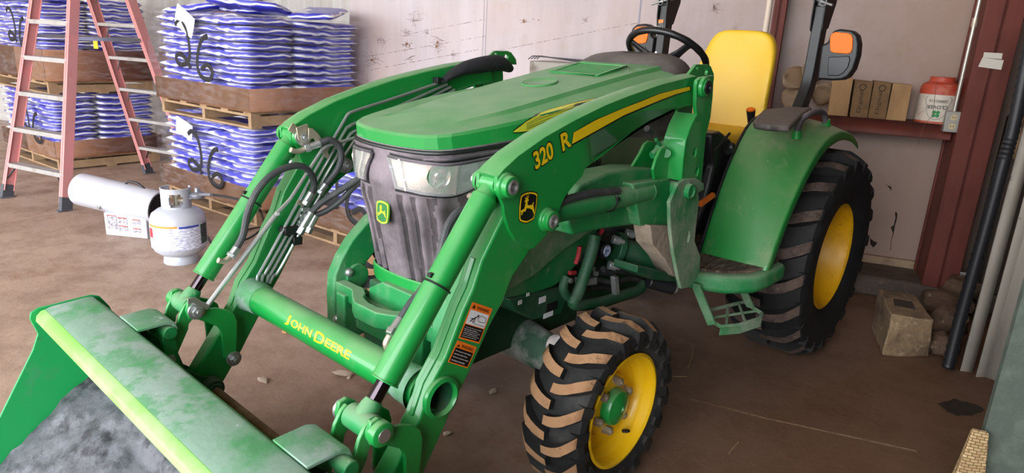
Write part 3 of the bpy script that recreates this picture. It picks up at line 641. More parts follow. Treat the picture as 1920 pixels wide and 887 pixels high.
P('hood', hood, HOODG, sharp=13)
def ray(bvh, px, py, off=.0015):
    d = (AX*((px-960)/FPX)+AY*((py-443.5)/FPX)+AZ).normalized(); h, n, i, t = bvh.ray_cast(CAM, d)
    if h is None: return None
    if n.dot(d) > 0: n = -n
    return h+n*off
def patch(mb, bvh, top, bot, rows_=4, off=.0015, mir=False):
    top = spline([Vector((a, b, 0)) for a, b in top], 3); bot = spline([Vector((a, b, 0)) for a, b in bot], 3); g = []
    for j in range(rows_+1):
        r = []
        for a, b in zip(top, bot):
            q = a.lerp(b, j/rows_); h = ray(bvh, q.x, q.y, off)
            if h is None: h = r[-1].copy() if r else None
            if h is not None: r.append(h)
        g.append(r)
    n = min(len(r) for r in g); g = [r[-n:] for r in g]
    mb.sheet(g); return g
dt = [(961,246),(985,229),(1015,214),(1050,203),(1085,194),(1120,187)]; db = [(961,248),(990,245),(1020,234),(1050,222),(1085,209),(1120,197)]
for nm, m_, of, gr in (('hood_decal_edge', DECK, .004, 2), ('hood_decal', DECY2, .0055, 0)):
    b = MB(); patch(b, HB, [(a, q-gr) for a, q in dt], [(a, q+gr) for a, q in db], 3, of); P(nm, b, m_)
for k in range(1, 5):                                        # fine dark lines across the decal
    t = k/5; b = MB(); b.tube([ray(HB, a[0], a[1]+(q[1]-a[1])*t, .006) for a, q in zip(dt[1:], db[1:])], .0008, 4); P('decal_line', b, DKGREEN)
ec = ray(HB, 1012, 155, .0); b = MB(); b.lathe([(.070, .002), (.066, .006), (.062, .004), (0, .005)], ec-Vector((0, 0, .001)), Vector((0, -.19, 1)), 48); P('filler_cover', b, HOODG)
vc = ray(HB, 1103, 131, .0)
b = MB(); u = Vector((1, 0, 0)); v = Vector((0, 1, .20)).normalized(); n = u.cross(v); n = n if n.z > 0 else -n
for (a0, b0, a1, b1) in ((-.12, -.10, .12, -.085), (-.12, .085, .12, .10), (-.12, -.10, -.105, .10), (.105, -.10, .12, .10)):
    b.prism([vc+u*a0+v*b0, vc+u*a1+v*b0, vc+u*a1+v*b1, vc+u*a0+v*b1], n*.008)
vf = P('hood_vent', b, HOODG, bevel=.002)
P('vent_opening', MB().prism([vc+u*p+v*q+n*.003 for p, q in ((-.11, -.09), (.11, -.09), (.11, .09), (-.11, .09))], n*.0005), INNERB, vf)
for k in range(9):
    q = -.08+k*.02; P('vent_slat', MB().prism([vc+u*-.108+v*q+n*.004, vc+u*.108+v*q+n*.004, vc+u*.108+v*(q+.008)+n*.004, vc+u*-.108+v*(q+.008)+n*.004], n*.0015), HOODG, vf)
# grille body
def gout(x, y, z):
    t = (1.163-z)/.46; k = 1-.20*t-.06*math.sin(PI*min(1, t)); front = max(0, 1-(y+2.238)/.35)
    dy = -.014*math.sin(PI*min(1, t*2.2)) if t < .45 else -.0*1
    return x*k, y+(dy+.075*max(0, t-.25)/.75)*front
gh = []
for i in range(len(half)-1):
    (a, b0), (a1, b1) = half[i], half[i+1]; n = 8 if i < 8 else 2
    for k in range(n): gh.append((a+(a1-a)*k/n, b0+(b1-b0)*k/n))
gh.append(half[-1])
zs = [1.166, 1.158, 1.152, 1.140]+[1.12-.02*k for k in range(22)]
rows = []
for z in zs:
    r = []
    for x, y in gh:
        zz = z+(lipz(y)-1.163)*max(0, (z-.70)/.46); X_, Y_ = gout(x, y, z)
        lipd = .006 if 1.137 < z < 1.16 else 0
        d = 0
        if z < 1.02 and y < -1.95:
            uu = x/.24
            fade = min(1, (1.02-z)/.03)
            if uu > .22: d = .014*(.5+.5*math.cos((uu-.22)*2*PI*4.6))*fade
            else: d = .014*fade
        sx = 1 if y > -2.19 else x/.2*.5
        r.append(Vector((X_+(d+lipd)*min(1, sx), Y_-(d+lipd)*(1 if y < -2.1 else .2), zz)))
    rows.append(mirror_row(r))
RIBM = mat('dusty grille ribs', '#544b50', .7, spots=[('#90838a', 7, .42, .68, (1,1,1), .7)], up=('#a59a9f', .6))
g = MB(); VR = [g.ring(r) for r in rows]; nh = len(gh)
for j in range(len(VR)-1):
    for i in range(len(VR[0])-1):
        k = abs(i-(nh-1)+.5); x_ = abs((rows[j][i].x+rows[j][i+1].x)/2)/(1-.20*(1.163-zs[j])/.46)/.24; yy_ = rows[j][i].y
        rib = (zs[j] > 1.03) or x_ < .22 or math.cos((x_-.22)*2*PI*4.6) > -.15 or yy_ > -1.95
        g.mi = 1 if rib else 0; g._f([VR[j][i], VR[j][i+1], VR[j+1][i+1], VR[j+1][i]])
bmesh.ops.remove_doubles(g.bm, verts=g.bm.verts, dist=1e-5); GB = BVHTree.FromBMesh(g.bm)
P('grille', g, [GRIL, RIBM], sharp=50)
# black trim line under the hood
P('hood_seal', MB().tube(mirror_row([Vector((x+.002, y-.004, lipz(y)-.008)) for x, y in half]), .007, 8), BLK)
P('trim_strip', MB().tube(mirror_row([Vector((x+.001, y-.004, lipz(y)-.026)) for x, y in half]), .006, 8), PLAS)
# head lamps
ht = [(731,292),(760,299),(800,305),(838,307),(870,303),(905,296),(936,288)]; hb = [(746,351),(768,356),(800,362),(835,365),(858,361),(882,351),(903,334)]
REFL = mat('lamp reflector', '#d6cbc0', .15, metal=.8, spots=[('#8f7a68', 7, .5, .6, (1,1,1), .8), ('#ffffff', 13, .6, .64, (1,1,1), .6)], bump=.25, bscale=16)  # brown blotches paint warm reflections into the metal
LENS = glass_mat('lamp lens', '#cfd3d4', .08, .28); CHR = mat('bright chrome', '#e9e4df', .12, metal=1)
AMB = mat('lamp side section', '#7f8a86', .3, metal=.4, spots=[('#a9b2ae', 30, .5, .6, (1,1,1), .6)])
for mir in (False, True):
    b = MB(); patch(b, GB, [(a, q-6) for a, q in ht], [(a-(4 if i == 0 else 0), q+7) for i, (a, q) in enumerate(hb)], 4, .002); hl = P('headlight', b, BLK, mirror=mir)
    b = MB(); gg = patch(b, GB, ht, hb, 6, .006); P('reflector', b, REFL, hl, mirror=mir)
    edge = gg[0]+[r[-1] for r in gg[1:-1]]+gg[-1][::-1]+[r[0] for r in gg[1:-1]][::-1]
    b = MB(); b.tube(edge+[edge[0]], .0055, 6); P('lamp_bezel', b, PLAS, hl, mirror=mir)
    b = MB(); patch(b, GB, [(858,305),(905,297),(930,290)], [(850,362),(880,350),(899,335)], 3, .008); P('side_lens', b, AMB, hl, mirror=mir)
    for a, q in (((752,297),(764,356)), ((857,306),(850,362))):
        b = MB(); b.tube([ray(GB, a[0]+(q[0]-a[0])*t, a[1]+(q[1]-a[1])*t, .010) for t in (0, .25, .5, .75, 1)], .004, 6); P('lamp_rib', b, CHR, hl, mirror=mir)
    cc = ray(GB, 822, 330, .006); nn = (cc-ray(GB, 822, 330, 0)).normalized(); b = MB(); b.lathe([(.036, .0), (.034, .004), (.02, -.001), (.012, .0), (.010, .006), (0, .007)], cc, nn, 28); P('bulb_bowl', b, CHR, hl, mirror=mir)
    b = MB(); patch(b, GB, ht, hb, 6, .014); P('lamp_lens', b, LENS, hl, mirror=mir)
gc = ray(GB, 725, 395, .012); badge(gc, X, Vector((0, .04, 1)), Vector((-.0, -1, .05)), .060, (mat('badge rim green', '#6fbf4a', .4), DECY, mat('badge green', '#0f6a2a', .4)), None, .006, .66)
# chin under the grille
rows = []
for z, gsc in ((.735, 1.06), (.73, 1.09), (.69, 1.08), (.668, 1.02), (.666, .9)):
    rows.append(mirror_row([Vector((gout(x, y, .72)[0]*gsc, gout(x, y, .72)[1]-.022*(gsc-.9)/.19 if y < -2.0 else gout(x, y, .72)[1], z)) for x, y in half[:10]]))
P('grille_chin', MB().sheet(rows), GREEN, sharp=30)
# side panels: dusty engine side with louvres
for s in (1, -1):
    b = MB(); b.box((s*.285, -1.40, 1.06), (.012, .80, .30)); pn = P('side_panel', b, SIDEP, bevel=.004)
    for k in range(9): P('louvre', MB().box((s*.293, -1.60+(k % 5)*.02, 1.08+.05*(k//5)), (.004, .008, .035)), INNERB, pn)
# ---------------- front frame, axle and guard
b = MB(); b.box((0, -1.80, .52), (.34, .80, .22)); b.box((0, -1.2, .60), (.30, .7, .32)); b.box((0, -2.16, .60), (.30, .06, .16)); P('front_frame', b, DKGREEN, bevel=.01)
ft = [(619,523),(659,543),(660,557),(664,567),(697,585),(730,600),(760,606),(790,610),(825,620)]; fb = [(638,519),(682,540),(686,549),(682,557),(692,567),(738,585),(767,591),(800,595),(830,607)]
zt = .655; o = [U(a, q, z=zt) for a, q in ft]; i_ = [U(a, q, z=zt) for a, q in fb]
# make the bar symmetrical about the centre line
lo = [p for p in o if p.x < .0]; li = [p for p in i_ if p.x < .0]
lo = lo+[Vector((0, lo[-1].y, zt))]; li = li+[Vector((0, li[-1].y, zt))]
lo = lo+[Vector((-p.x, p.y, p.z)) for p in lo[-2::-1]]; li = li+[Vector((-p.x, p.y, p.z)) for p in li[-2::-1]]
b = MB(); b.prism(lo+li[::-1], (0, 0, -.055)); P('front_bumper', b, DGREEN, bevel=.004)
def gside(mb):
    o = px_x([(706,385),(680,404),(645,445),(626,478),(613,510),(611,545),(613,600),(640,612),(660,600),(668,545),(667,501),(673,484),(694,460),(715,440)], -.30); mb.prism([Vector((-p.x, p.y, p.z)) for p in o], (-.05, 0, 0)); return mb
both('guard_side', gside, DGREEN, bevel=.006)
def gboss(mb):
    q = U(653, 510, x=-.30); q.x = -q.x; mb.cyl(q+X*.004, q-X*.06, .045); return mb
both('guard_boss', gboss, DGREEN, bevel=.003)
for (a, q) in ((653,510), (632,597)):
    p = U(a, q, x=-.25); b = MB(); b.ball(p+X*.005, .017, (1,1,1)); P('guard_bolt', b, STEEL)
b = MB(); q = px_z([(622,560),(660,575)], .60); b.box((0, -2.20, .56), (.44, .05, .12)); b.box((-.20, -2.22, .55), (.05, .10, .16)); b.box((.20, -2.22, .55), (.05, .10, .16)); P('bumper_support', b, DGREEN, bevel=.006)
b = MB(); b.prism([Vector((x, y, z)) for x, y, z in ((-.12,-2.21,.66),(-.05,-2.21,.70),(.10,-2.21,.70),(.18,-2.21,.66),(.18,-2.21,.50),(-.12,-2.21,.50))], (0, .03, 0)); P('front_plate', b, DGREEN, bevel=.004)
b = MB(); b.tube([Vector((-.44, -1.72, .36)), Vector((-.30, -1.72, .40)), Vector((-.1, -1.72, .43)), Vector((.1, -1.72, .43)), Vector((.30, -1.72, .40)), Vector((.44, -1.72, .36))], [.06, .07, .085, .085, .07, .06], 20); P('front_axle', b, mat('cement splashed axle', '#3f5f4c', .75, spots=[('#a9a9a4', 9, .42, .6, (1,1,1), .9)], bump=.2), bevel=.004)
for s in (1, -1):
    b = MB(); b.cyl(Vector((s*.385, -1.74, .25)), Vector((s*.385, -1.76, .47)), .045); P('kingpin_housing', b, MUDG, bevel=.006)
    b = MB(); b.cyl(Vector((s*.34, -1.775, .47)), Vector((s*.44, -1.775, .50)), .044); P('axle_end_cover', b, mat('white splashed casting', '#cfc5c2', .8, bump=.2), bevel=.01)
    b = MB(); b.cyl(Vector((s*.38, -1.72, .318)), Vector((s*.49, -1.72, .318)), .085, n=32); P('wheel_hub', b, MUDG, bevel=.008)
    b = MB(); b.cyl(Vector((s*.26, 0, .53)), Vector((s*.48, 0, .53)), .10, n=32); P('rear_axle_housing', b, DKGREEN, bevel=.01)
# ---------------- engine bay seen under the frame
b = MB(); b.box((.02, -.55, .62), (.34, 1.3, .34)); b.box((0, 0, .62), (.52, .35, .36)); P('transmission_case', b, DKGREEN, bevel=.02)
b = MB(); b.box((0, -1.5, .86), (.44, .9, .36)); P('engine_block', b, mat('dark engine', '#23282a', .7, spots=[('#57544c', 8, .5, .7, (1,1,1), .7)]), bevel=.02)
bk = px_x([(955,562),(1055,540),(1062,565),(1052,590),(1000,600),(968,585)], .31); P('battery_bracket', MB().prism(bk, (-.16, 0, 0)), DKGREEN, bevel=.006)
for (a, q, w_, h_) in ((1017,562,.035,.022), (1035,575,.06,.03), (1028,590,.05,.018), (975,567,.018,.014), (990,552,.014,.012)):
    p = U(a, q, x=.313); P('maker_plate' if w_ > .04 else 'small_sticker', MB().box(p, (.002, w_, h_)), BLK if w_ > .055 else WHITEM)
up = px_x([(1118,452),(1108,475),(1092,520),(1080,552),(1068,567),(1062,560),(1064,548)], .40)
P('frame_tube', MB().tube(spline(px_x([(1116,440),(1110,470),(1096,515),(1083,552),(1075,568),(1092,572),(1130,566),(1165,555),(1195,545),(1207,533)], .37), 6), .021, 16), DKGREEN)
P('frame_tube', MB().tube(spline(px_x([(1062,518),(1056,540),(1064,556),(1078,560)], .35), 5), .016, 14), DKGREEN)
f0 = U(1160, 468, x=.34); f1 = U(1250, 492, x=.46); dr = (f1-f0).normalized()
b = MB(); b.cyl(f0, f0+dr*.25, .047, n=32); b.cyl(f0-dr*.02, f0+dr*.006, .066, n=32); P('axle_carrier_tube', b, DKGREEN, bevel=.004)
for a, q in ((1163,452),(1155,500),(1188,440)):
    p = U(a, q, x=.37); b = MB(); b.cyl(p-dr*.03, p+dr*.0, .016); b.cyl(p, p+dr*.016, .010, n=6); P('flange_bolt', b, TUBES, bevel=.001)
b = MB(); b.prism(px_x([(1196,498),(1255,512),(1276,524),(1268,530),(1220,524),(1195,512)], .50), (-.10, 0, 0)); P('carrier_bracket', b, DKGREEN, bevel=.004)
p = U(1129, 468, x=.33); b = MB(); b.cyl(p-X*.05, p+X*.02, .030, n=28); P('starter_motor', b, BLK, bevel=.004)
b = MB(); b.lathe([(.022, .0), (.02, .003), (0, .003)], p+X*.021, X, 24); P('round_label', b, mat('blue white label', '#b9c3dd', .4, spots=[('#3a4a86', 60, .5, .58)]))
for pl in ([(1087,462),(1084,480),(1079,495)], [(1120,456),(1116,476),(1112,492)], [(1130,430),(1122,445),(1116,458)], [(1068,512),(1078,511)]): P('battery_cable', MB().tube(spline(px_x(pl, .34), 5), .008, 10), REDH)
for pl in ([(1100,500),(1130,512),(1160,508),(1190,520),(1215,512)], [(1110,520),(1150,530),(1180,522),(1205,528)], [(1130,505),(1160,498),(1195,505)], [(1125,440),(1150,425),(1170,430),(1190,455),(1186,480)], [(1090,540),(1130,538),(1165,546),(1200,540)], [(1140,470),(1148,490),(1138,505),(1150,515)]):
    P('engine_hose', MB().tube(spline(px_x(pl, .27+random.random()*.06), 5), .010+random.random()*.006, 10), HOSE)
b = MB(); b.prism(px_x([(1093,524),(1120,519),(1121,534),(1093,538)], .33), (-.04, 0, 0)); P('fuel_filter', b, TUBES, bevel=.004)
for a, q in ((1108,503),(1114,512),(1066,525),(1160,548),(1165,552),(1085,537)):
    p = U(a, q, x=.36); b = MB(); b.cyl(p, p+X*.014, .009, n=6); P('fastener', b, STEEL)
b = MB(); b.prism(px_x([(1152,520),(1160,518),(1163,552),(1155,554)], .385), (-.02, 0, 0)); P('pipe_clamp', b, TUBES, bevel=.003)
b = MB(); b.cyl(U(1215, 527, x=.44), U(1262, 540, x=.50), .026, n=24); P('rubber_bellows', b, BLK, bevel=.004)
b = MB(); b.cyl(U(1262, 540, x=.50), U(1266, 541, x=.505), .020, n=24); P('steel_cap', b, TUBES)
# ---------------- platform, step, fender
pf = [Vector((.14, -1.06, .585)), Vector((.50, -1.05, .585)), Vector((.60, -1.0, .585)), Vector((.675, -.90, .585)), Vector((.69, -.80, .585)), Vector((.69, -.62, .585)), Vector((.40, -.45, .585)), Vector((.14, -.45, .585))]
for s in (1, -1):
    b = MB(); b.prism([Vector((s*p.x, p.y, p.z-.04)) for p in pf], (0, 0, .075)); P('platform', b, DGREEN, bevel=.02, seg=3)
    b = MB(); b.prism([Vector((s*(.16 if p.x < .2 else p.x-.035), p.y+(.03 if p.y < -.7 else 0), .62)) for p in pf], (0, 0, .010)); P('floor_mat', b, MAT_F, bevel=.003)
z0, z1 = .565, .425
def step(mb):
    a = U(1307, 541, z=z0); a2 = U(1335, 609, z=z1); bq = U(1385, 526, z=z0); b2 = U(1408, 577, z=z1)
    return [MB().rail([a+Z*.02, a, a2], .012, .036, (a2-b2)), MB().rail([bq+Z*.02, bq, b2], .012, .036, (a2-b2))]
for mir in (False, True):
    for b in step(None): P('step_hanger', b, MUDG, bevel=.002, mirror=mir)
tp = px_z([(1330,582),(1395,566),(1428,588),(1424,598),(1385,610),(1352,613),(1338,604)], z1)
for mir in (False, True):
    b = MB(); b.tube(tp+[tp[0]], .009, 8); q = px_z([(1352,596),(1400,588)], z1); b.tube(px_z([(1335,596),(1420,583)], z1), .006, 6); b.tube(px_z([(1365,574),(1362,612)], z1), .006, 6); b.tube(px_z([(1385,569),(1398,606)], z1), .006, 6)
    b.prism(px_z([(1424,594),(1386,606),(1352,610),(1350,616),(1388,613),(1428,600)], z1), (0, 0, -.03)); P('step_tread', b, MUDG, mirror=mir)
fo = [(1424,508),(1442,471),(1456,430),(1469,389),(1483,350),(1496,315),(1517,288),(1545,268),(1570,257),(1586,250)]
fi = [(1342,462),(1352,425),(1366,375),(1378,335),(1392,295),(1402,262),(1410,240)]
# the fender's true side profile: (y, z) down the front and back over the tyre
FY = [(-.81,.60),(-.775,.70),(-.735,.80),(-.69,.90),(-.635,1.0),(-.565,1.095),(-.50,1.16),(-.44,1.195),(-.36,1.213),(-.22,1.217),(-.08,1.20),(.05,1.165),(.16,1.11)]
FO = [(-.80,.60),(-.75,.70),(-.69,.80),(-.63,.89),(-.565,.965),(-.50,1.03),(-.425,1.085),(-.35,1.125),(-.26,1.152),(-.15,1.163),(-.05,1.158),(.07,1.13),(.18,1.08)]
rows = []
for (yi, zi), (yo, zo) in zip(FY, FO):
    r = []
    for t, x in ((0, .375), (.04, .385), (.3, .44), (.6, .53), (.78, .585), (.88, .62), (.96, .648), (1, .665), (1.0, .672)):
        k = max(0, (t-.35)/.65)**2.2; r.append(Vector((x, yi+(yo-yi)*k, zi+(zo-zi)*k)))
    r.append(Vector((.676, yo+.028, zo-.045))); rows.append(r)
FEND = mat('fender paint', '#1a7f34', .36, spots=[('#8d9a72', 9, .54, .7, (1,1,.4), .6), ('#b9b39a', 60, .66, .72, (1,1,.3), .7)], coat=.3, up=('#9d9f80', .75))
for mir in (False, True):
    fb_ = MB(); fb_.sheet(rows); P('fender', fb_, FEND, solid=.008, sub=1, sharp=60, mirror=mir)
    b = MB(); o = [p for p in px_z([(1411,237),(1418,226),(1430,214),(1450,211),(1515,205),(1521,210),(1500,226),(1480,248),(1440,246),(1413,242)], 1.222)]
    b.prism(o, (0, 0, .022)); P('fender_pad', b, CONS, bevel=.009, seg=3, mirror=mir)
    b = MB(); b.tube(spline([U(1494, 256, x=.60), U(1497, 236, x=.60), U(1508, 220, x=.60), U(1530, 209, x=.60), U(1545, 214, x=.605), U(1549, 236, x=.61)], 6), .013, 14); P('grab_handle', b, PLAS, mirror=mir)
    b = MB(); b.cyl(U(1549, 238, x=.61), U(1550, 224, x=.61), .02, .016); b.cyl(U(1494, 258, x=.60), U(1495, 244, x=.60), .022, .016); P('handle_boot', b, FEND, mirror=mir)
# inner fender side wall and control console
for s in (1, -1):
    b = MB(); b.prism([Vector((s*.375, y, z)) for y, z in FY]+[Vector((s*.375, .16, .9)), Vector((s*.375, -.1, .6))], Vector((-s*.01, 0, 0))); P('fender_inner', b, BLK)
CP = px_x([(1336,252),(1352,246),(1372,262),(1380,290),(1376,330),(1368,368),(1352,420),(1342,442),(1310,440),(1306,420),(1320,390),(1330,350),(1340,310),(1335,280)], .34)
b = MB(); b.prism(CP, (-.10, 0, 0)); P('control_console', b, BLK, bevel=.015, seg=3)
b = MB(); b.tube(px_x([(1338,285),(1368,250)], .36), .006, 8); b.tube(px_x([(1300,330),(1338,286)], .30), .006, 8); P('control_rod', b, BLK)
b = MB(); a = U(1313, 383, x=.37); q = U(1337, 366, x=.37); b.cyl(a, q, .015, n=6); P('orange_grip', b, ORG_P, bevel=.003)
b = MB(); b.cyl(U(1362, 285, x=.35), U(1370, 275, x=.37), .017); b.ball(U(1371, 277, x=.37), .018, (1,1,1.3)); P('lever_knob', b, BLK)
b = MB(); b.cyl(U(1407, 262, x=.31), U(1408, 232, x=.31), .007, n=12); lv_ = P('range_lever', b, TUBES)
b = MB(); b.tube([U(1407, 236, x=.31), U(1408, 222, x=.31), U(1408, 207, x=.31)], [.011, .017, .021], 16); P('lever_grip', b, BLK, lv_); b = MB(); b.ball(U(1408, 206, x=.31), .021, (1,1,.6)); P('lever_cap', b, ORANGE, lv_)
b = MB(); b.box((0, .02, .80), (.50, .56, .30)); b.box((0, -.33, .70), (.42, .3, .2)); P('seat_deck', b, BLK, bevel=.03)
b = MB(); b.box((.0, -.12, .97), (.34, .34, .07)); b.box((0, -.10, .93), (.40, .42, .03)); P('seat_suspension', b, BLK, bevel=.012)
# ---------------- seat
def rrect(w, h, r, n=5):
    out = []
    for cx_, cz_, a0 in ((w-r, h-r, 0), (-w+r, h-r, PI/2), (-w+r, -h+r, PI), (w-r, -h+r, 1.5*PI)):
        for k in range(n+1): a = a0+PI/2*k/n; out.append((cx_+r*math.cos(a), cz_+r*math.sin(a)))
    return out
seat = MB()
def cushion(mb, ctr, w, h, r, levels, ux, uy, un):
    mb.loft([[ctr+un*d+ux*(a*(w-q)/w)+uy*(e*(h-q)/h) for a, e in rrect(w, h, r)] for d, q in levels])
cushion(seat, Vector((0, -.13, .995)), .232, .25, .09, [(-.0, .02), (.02, .0), (.07, .0), (.095, .012), (.108, .035), (.110, .08)], X, Y, Z)
P('seat_cushion', seat, SEATY, bevel=0, sharp=70, sub=1)
bk_ = MB(); rr = []
prof = [(.205, .93, .0), (.236, 1.02, .005), (.238, 1.12, .02), (.212, 1.20, .035), (.214, 1.30, .05), (.212, 1.42, .064), (.198, 1.50, .076), (.178, 1.555, .085), (.146, 1.590, .09), (.09, 1.604, .094)]
for w_, z_, y_ in prof:
    ring = []
    for k in range(24):
        a = 2*PI*k/24; cx_ = math.cos(a); sy_ = math.sin(a); ex = w_*(abs(cx_)**.45)*(1 if cx_ > 0 else -1); th_ = .048*(abs(sy_)**.6)*(1 if sy_ > 0 else -1)
        wing = -.045*(abs(ex)/w_)**3*(1 if z_ < 1.5 else .3); ring.append(Vector((ex, .10+y_+th_+wing, z_)))
    rr.append(ring)
bk_.loft(rr); P('seat_back', bk_, SEATY, sharp=75, sub=1)
b = MB(); b.box((0, .19, 1.20), (.30, .03, .45)); P('seat_frame', b, BLK, bevel=.02)
# ---------------- steering wheel and dash
SC = Vector((0, -.625, 1.458)); tl_ = math.radians(33); sn = Vector((0, math.sin(tl_), math.cos(tl_))); su = X; sv = Vector((0, math.cos(tl_), -math.sin(tl_)))
SR = .185
b = MB(); ring = [SC+su*SR*math.cos(2*PI*k/48)+sv*SR*math.sin(2*PI*k/48) for k in range(48)]
Rg = []
for k in range(48):
    a = 2*PI*k/48; rad = su*math.cos(a)+sv*math.sin(a); rr_2 = .0155*(1+.05*math.sin(a*16)); Rg.append([SC+rad*SR+(rad*math.cos(t)+sn*math.sin(t))*rr_2 for t in [2*PI*j/12 for j in range(12)]])
V_ = [b.ring(r) for r in Rg]
for k in range(48):
    for j in range(12): b._f([V_[k][j], V_[k][(j+1) % 12], V_[(k+1) % 48][(j+1) % 12], V_[(k+1) % 48][j]])
sw = P('steering_wheel', b, mat('steering wheel rim', '#121315', .38, spec=.6))
for a in (PI*.5, PI*1.17, PI*1.83):
    rad = su*math.cos(a)+sv*math.sin(a); tan = sn.cross(rad); b = MB(); rr = []
    for t, w_, h_, dn in ((.0, .040, .018, .045), (.3, .030, .014, .040), (.6, .020, .010, .022), (.85, .018, .009, .004), (1, .026, .010, 0)):
        q = SC+rad*SR*t-sn*dn; rr.append([q+tan*w_+sn*0, q+tan*w_*.6+sn*h_, q-tan*w_*.6+sn*h_, q-tan*w_, q-tan*w_*.6-sn*h_, q+tan*w_*.6-sn*h_])
    b.loft(rr); P('wheel_spoke', b, BLK, sw, bevel=.004)
b = MB(); b.lathe([(.0, -.02), (.045, -.025), (.055, -.05), (.05, -.09), (.035, -.20)], SC, sn, 28); P('wheel_hub', b, BLK, sw)
b = MB(); rr = []
for y_, w_, zt_, zb_ in ((-1.03, .27, 1.40, 1.15), (-1.0, .275, 1.435, 1.1), (-.93, .275, 1.458, 1.0), (-.85, .265, 1.465, .95), (-.77, .24, 1.44, .92), (-.71, .20, 1.38, .92), (-.68, .14, 1.30, .95)):
    ring = []
    for k in range(21):
        a = PI*k/20; cx_ = math.cos(a); sy_ = math.sin(a); ring.append(Vector((w_*(abs(cx_)**.55)*(1 if cx_ > 0 else -1), y_, zt_-.13+.13*sy_**.8)))
    ring += [Vector((-w_*.9, y_, zb_)), Vector((w_*.9, y_, zb_))]; rr.append(ring)
b.loft(rr); P('dash_cowl', b, CONS, sharp=50)
b = MB(); b.tube([Vector((0, -1.03, 1.40))]*1+[Vector((0, -.99, 1.438))], .002, 4); P('cowl_seam', MB().tube([Vector((x, -.93+.08*abs(x)/.2, 1.33+.131*math.sqrt(max(0, 1-(abs(x)/.275)**2.2)))) for x in [-.22+.44*k/20 for k in range(21)]], .002, 4), DECK)
P('column_stalk', MB().tube([Vector((.05, -.72, 1.36)), Vector((.15, -.66, 1.365)), Vector((.21, -.64, 1.37))], [.008, .008, .006], 10), BLK)
# ---------------- roll bar with signal lamps
rb = [Vector((.425, -.075, 1.17)), Vector((.425, -.02, 1.245)), Vector((.425, .03, 1.32)), Vector((.425, .052, 1.40)), Vector((.425, .060, 1.55)), Vector((.425, .066, 1.72))]
GLS = mat('dark lamp lens', '#0d1018', .3, spec=.4)
LAB = mat('grey instruction label', '#6a6866', .5, spots=[('#1b1b1b', 70, .5, .6)])
for mir in (False, True):
    b = MB(); b.rail(spline(rb, 4), .052, .072, X); rp = P('roll_bar_post', b, BLK, mirror=mir, bevel=.006)
    b = MB(); b.rail([Vector((.425, .066, 1.70)), Vector((.425, .07, 2.1))], .044, .062, X); P('roll_bar_upper', b, BLK, bevel=.006, mirror=mir)
    for x0 in (.394, .449): b = MB(); b.prism([Vector((x0, y, z)) for y, z in ((.02, 1.61), (.035, 1.60), (.10, 1.62), (.155, 1.74), (.155, 1.9), (.01, 1.9), (.01, 1.66))], (.007, 0, 0)); P('hinge_plate', b, BLK, bevel=.002, mirror=mir)
    b = MB(); b.tube([Vector((.33+.05, .05, 1.752)), Vector((.425, .02, 1.74)), Vector((.49, -.0, 1.72))], .0065, 10); b.cyl(Vector((.43, .018, 1.738)), Vector((.44, .014, 1.736)), .010); P('lock_pin', b, STEEL, mirror=mir)
    P('pin_ring', MB().tube([Vector((.44+.016*math.cos(t*PI/8), .01, 1.735+.018*math.sin(t*PI/8))) for t in range(17)], .0018, 5), TUBES, mirror=mir)
    ho = [(1531,149),(1540,84),(1551,80),(1556,66),(1563,57),(1575,54),(1597,57),(1607,66),(1610,82),(1608,104),(1600,130),(1590,144),(1578,150),(1560,151)]
    b = MB(); b.prism(px_y(ho, .02), (0, .07, 0)); lh_ = P('signal_housing', b, BLK, mirror=mir, bevel=.010, seg=3)
    b = MB(); b.prism(px_y([(1556,70),(1559,63),(1566,60),(1590,62),(1596,65),(1599,72),(1598,92),(1595,99),(1589,101),(1563,99),(1557,96),(1556,90)], .014), (0, .012, 0)); P('amber_lens', b, ORANGE, lh_, mirror=mir, bevel=.003)
    b = MB(); b.prism(px_y([(1553,107),(1592,105),(1594,112),(1590,126),(1581,137),(1572,142),(1551,142)], .016), (0, .012, 0)); P('lower_lens', b, GLS, lh_, mirror=mir, bevel=.003)
    if mir:
        b = MB(); b.box((.435, .026, 1.60), (.036, .004, .06)); P('post_label', b, LAB, rp, mirror=True); b = MB(); b.box((.435, .025, 1.632), (.036, .004, .018)); P('post_label_header', b, WRN, rp, mirror=True)
        for zz in (1.40, 1.46): b = MB(); b.cyl(Vector((.44, .018, zz)), Vector((.44, .03, zz)), .007); P('post_bolt', b, STEEL, rp, mirror=True)
# ================================================================== THE BUILDING
def struct(name, mb, m, **k): o = mesh_obj(name, mb, m, **k); o['kind'] = 'structure'; return o
EROT = Matrix.Rotation(BY, 3, 'Z')
def ebox(mb, a0, a1, b0, b1, z0, z1):
    return mb.hexa([E(a0, b0, z0), E(a1, b0, z0), E(a1, b1, z0), E(a0, b1, z0), E(a0, b0, z1), E(a1, b0, z1), E(a1, b1, z1), E(a0, b1, z1)])
def ramp_mat(name, fn): 
    m = bpy.data.materials.new(name); m.use_nodes = True; N = m.node_tree.nodes; L = m.node_tree.links; fn(m, N, L, N['Principled BSDF']); return m
def noise_(N, L, sc, det=8, rough=.6, vec=None, scale=(1,1,1), loc=(0,0,0), dist=0):
    tc = N.new('ShaderNodeTexCoord'); mp = N.new('ShaderNodeMapping'); mp.inputs['Scale'].default_value = scale; mp.inputs['Location'].default_value = loc
    L.new(tc.outputs['Object'], mp.inputs[0]); n = N.new('ShaderNodeTexNoise'); n.inputs['Scale'].default_value = sc; n.inputs['Detail'].default_value = det; n.inputs['Roughness'].default_value = rough; n.inputs['Distortion'].default_value = dist
    L.new(mp.outputs[0], n.inputs['Vector']); return n.outputs['Fac']
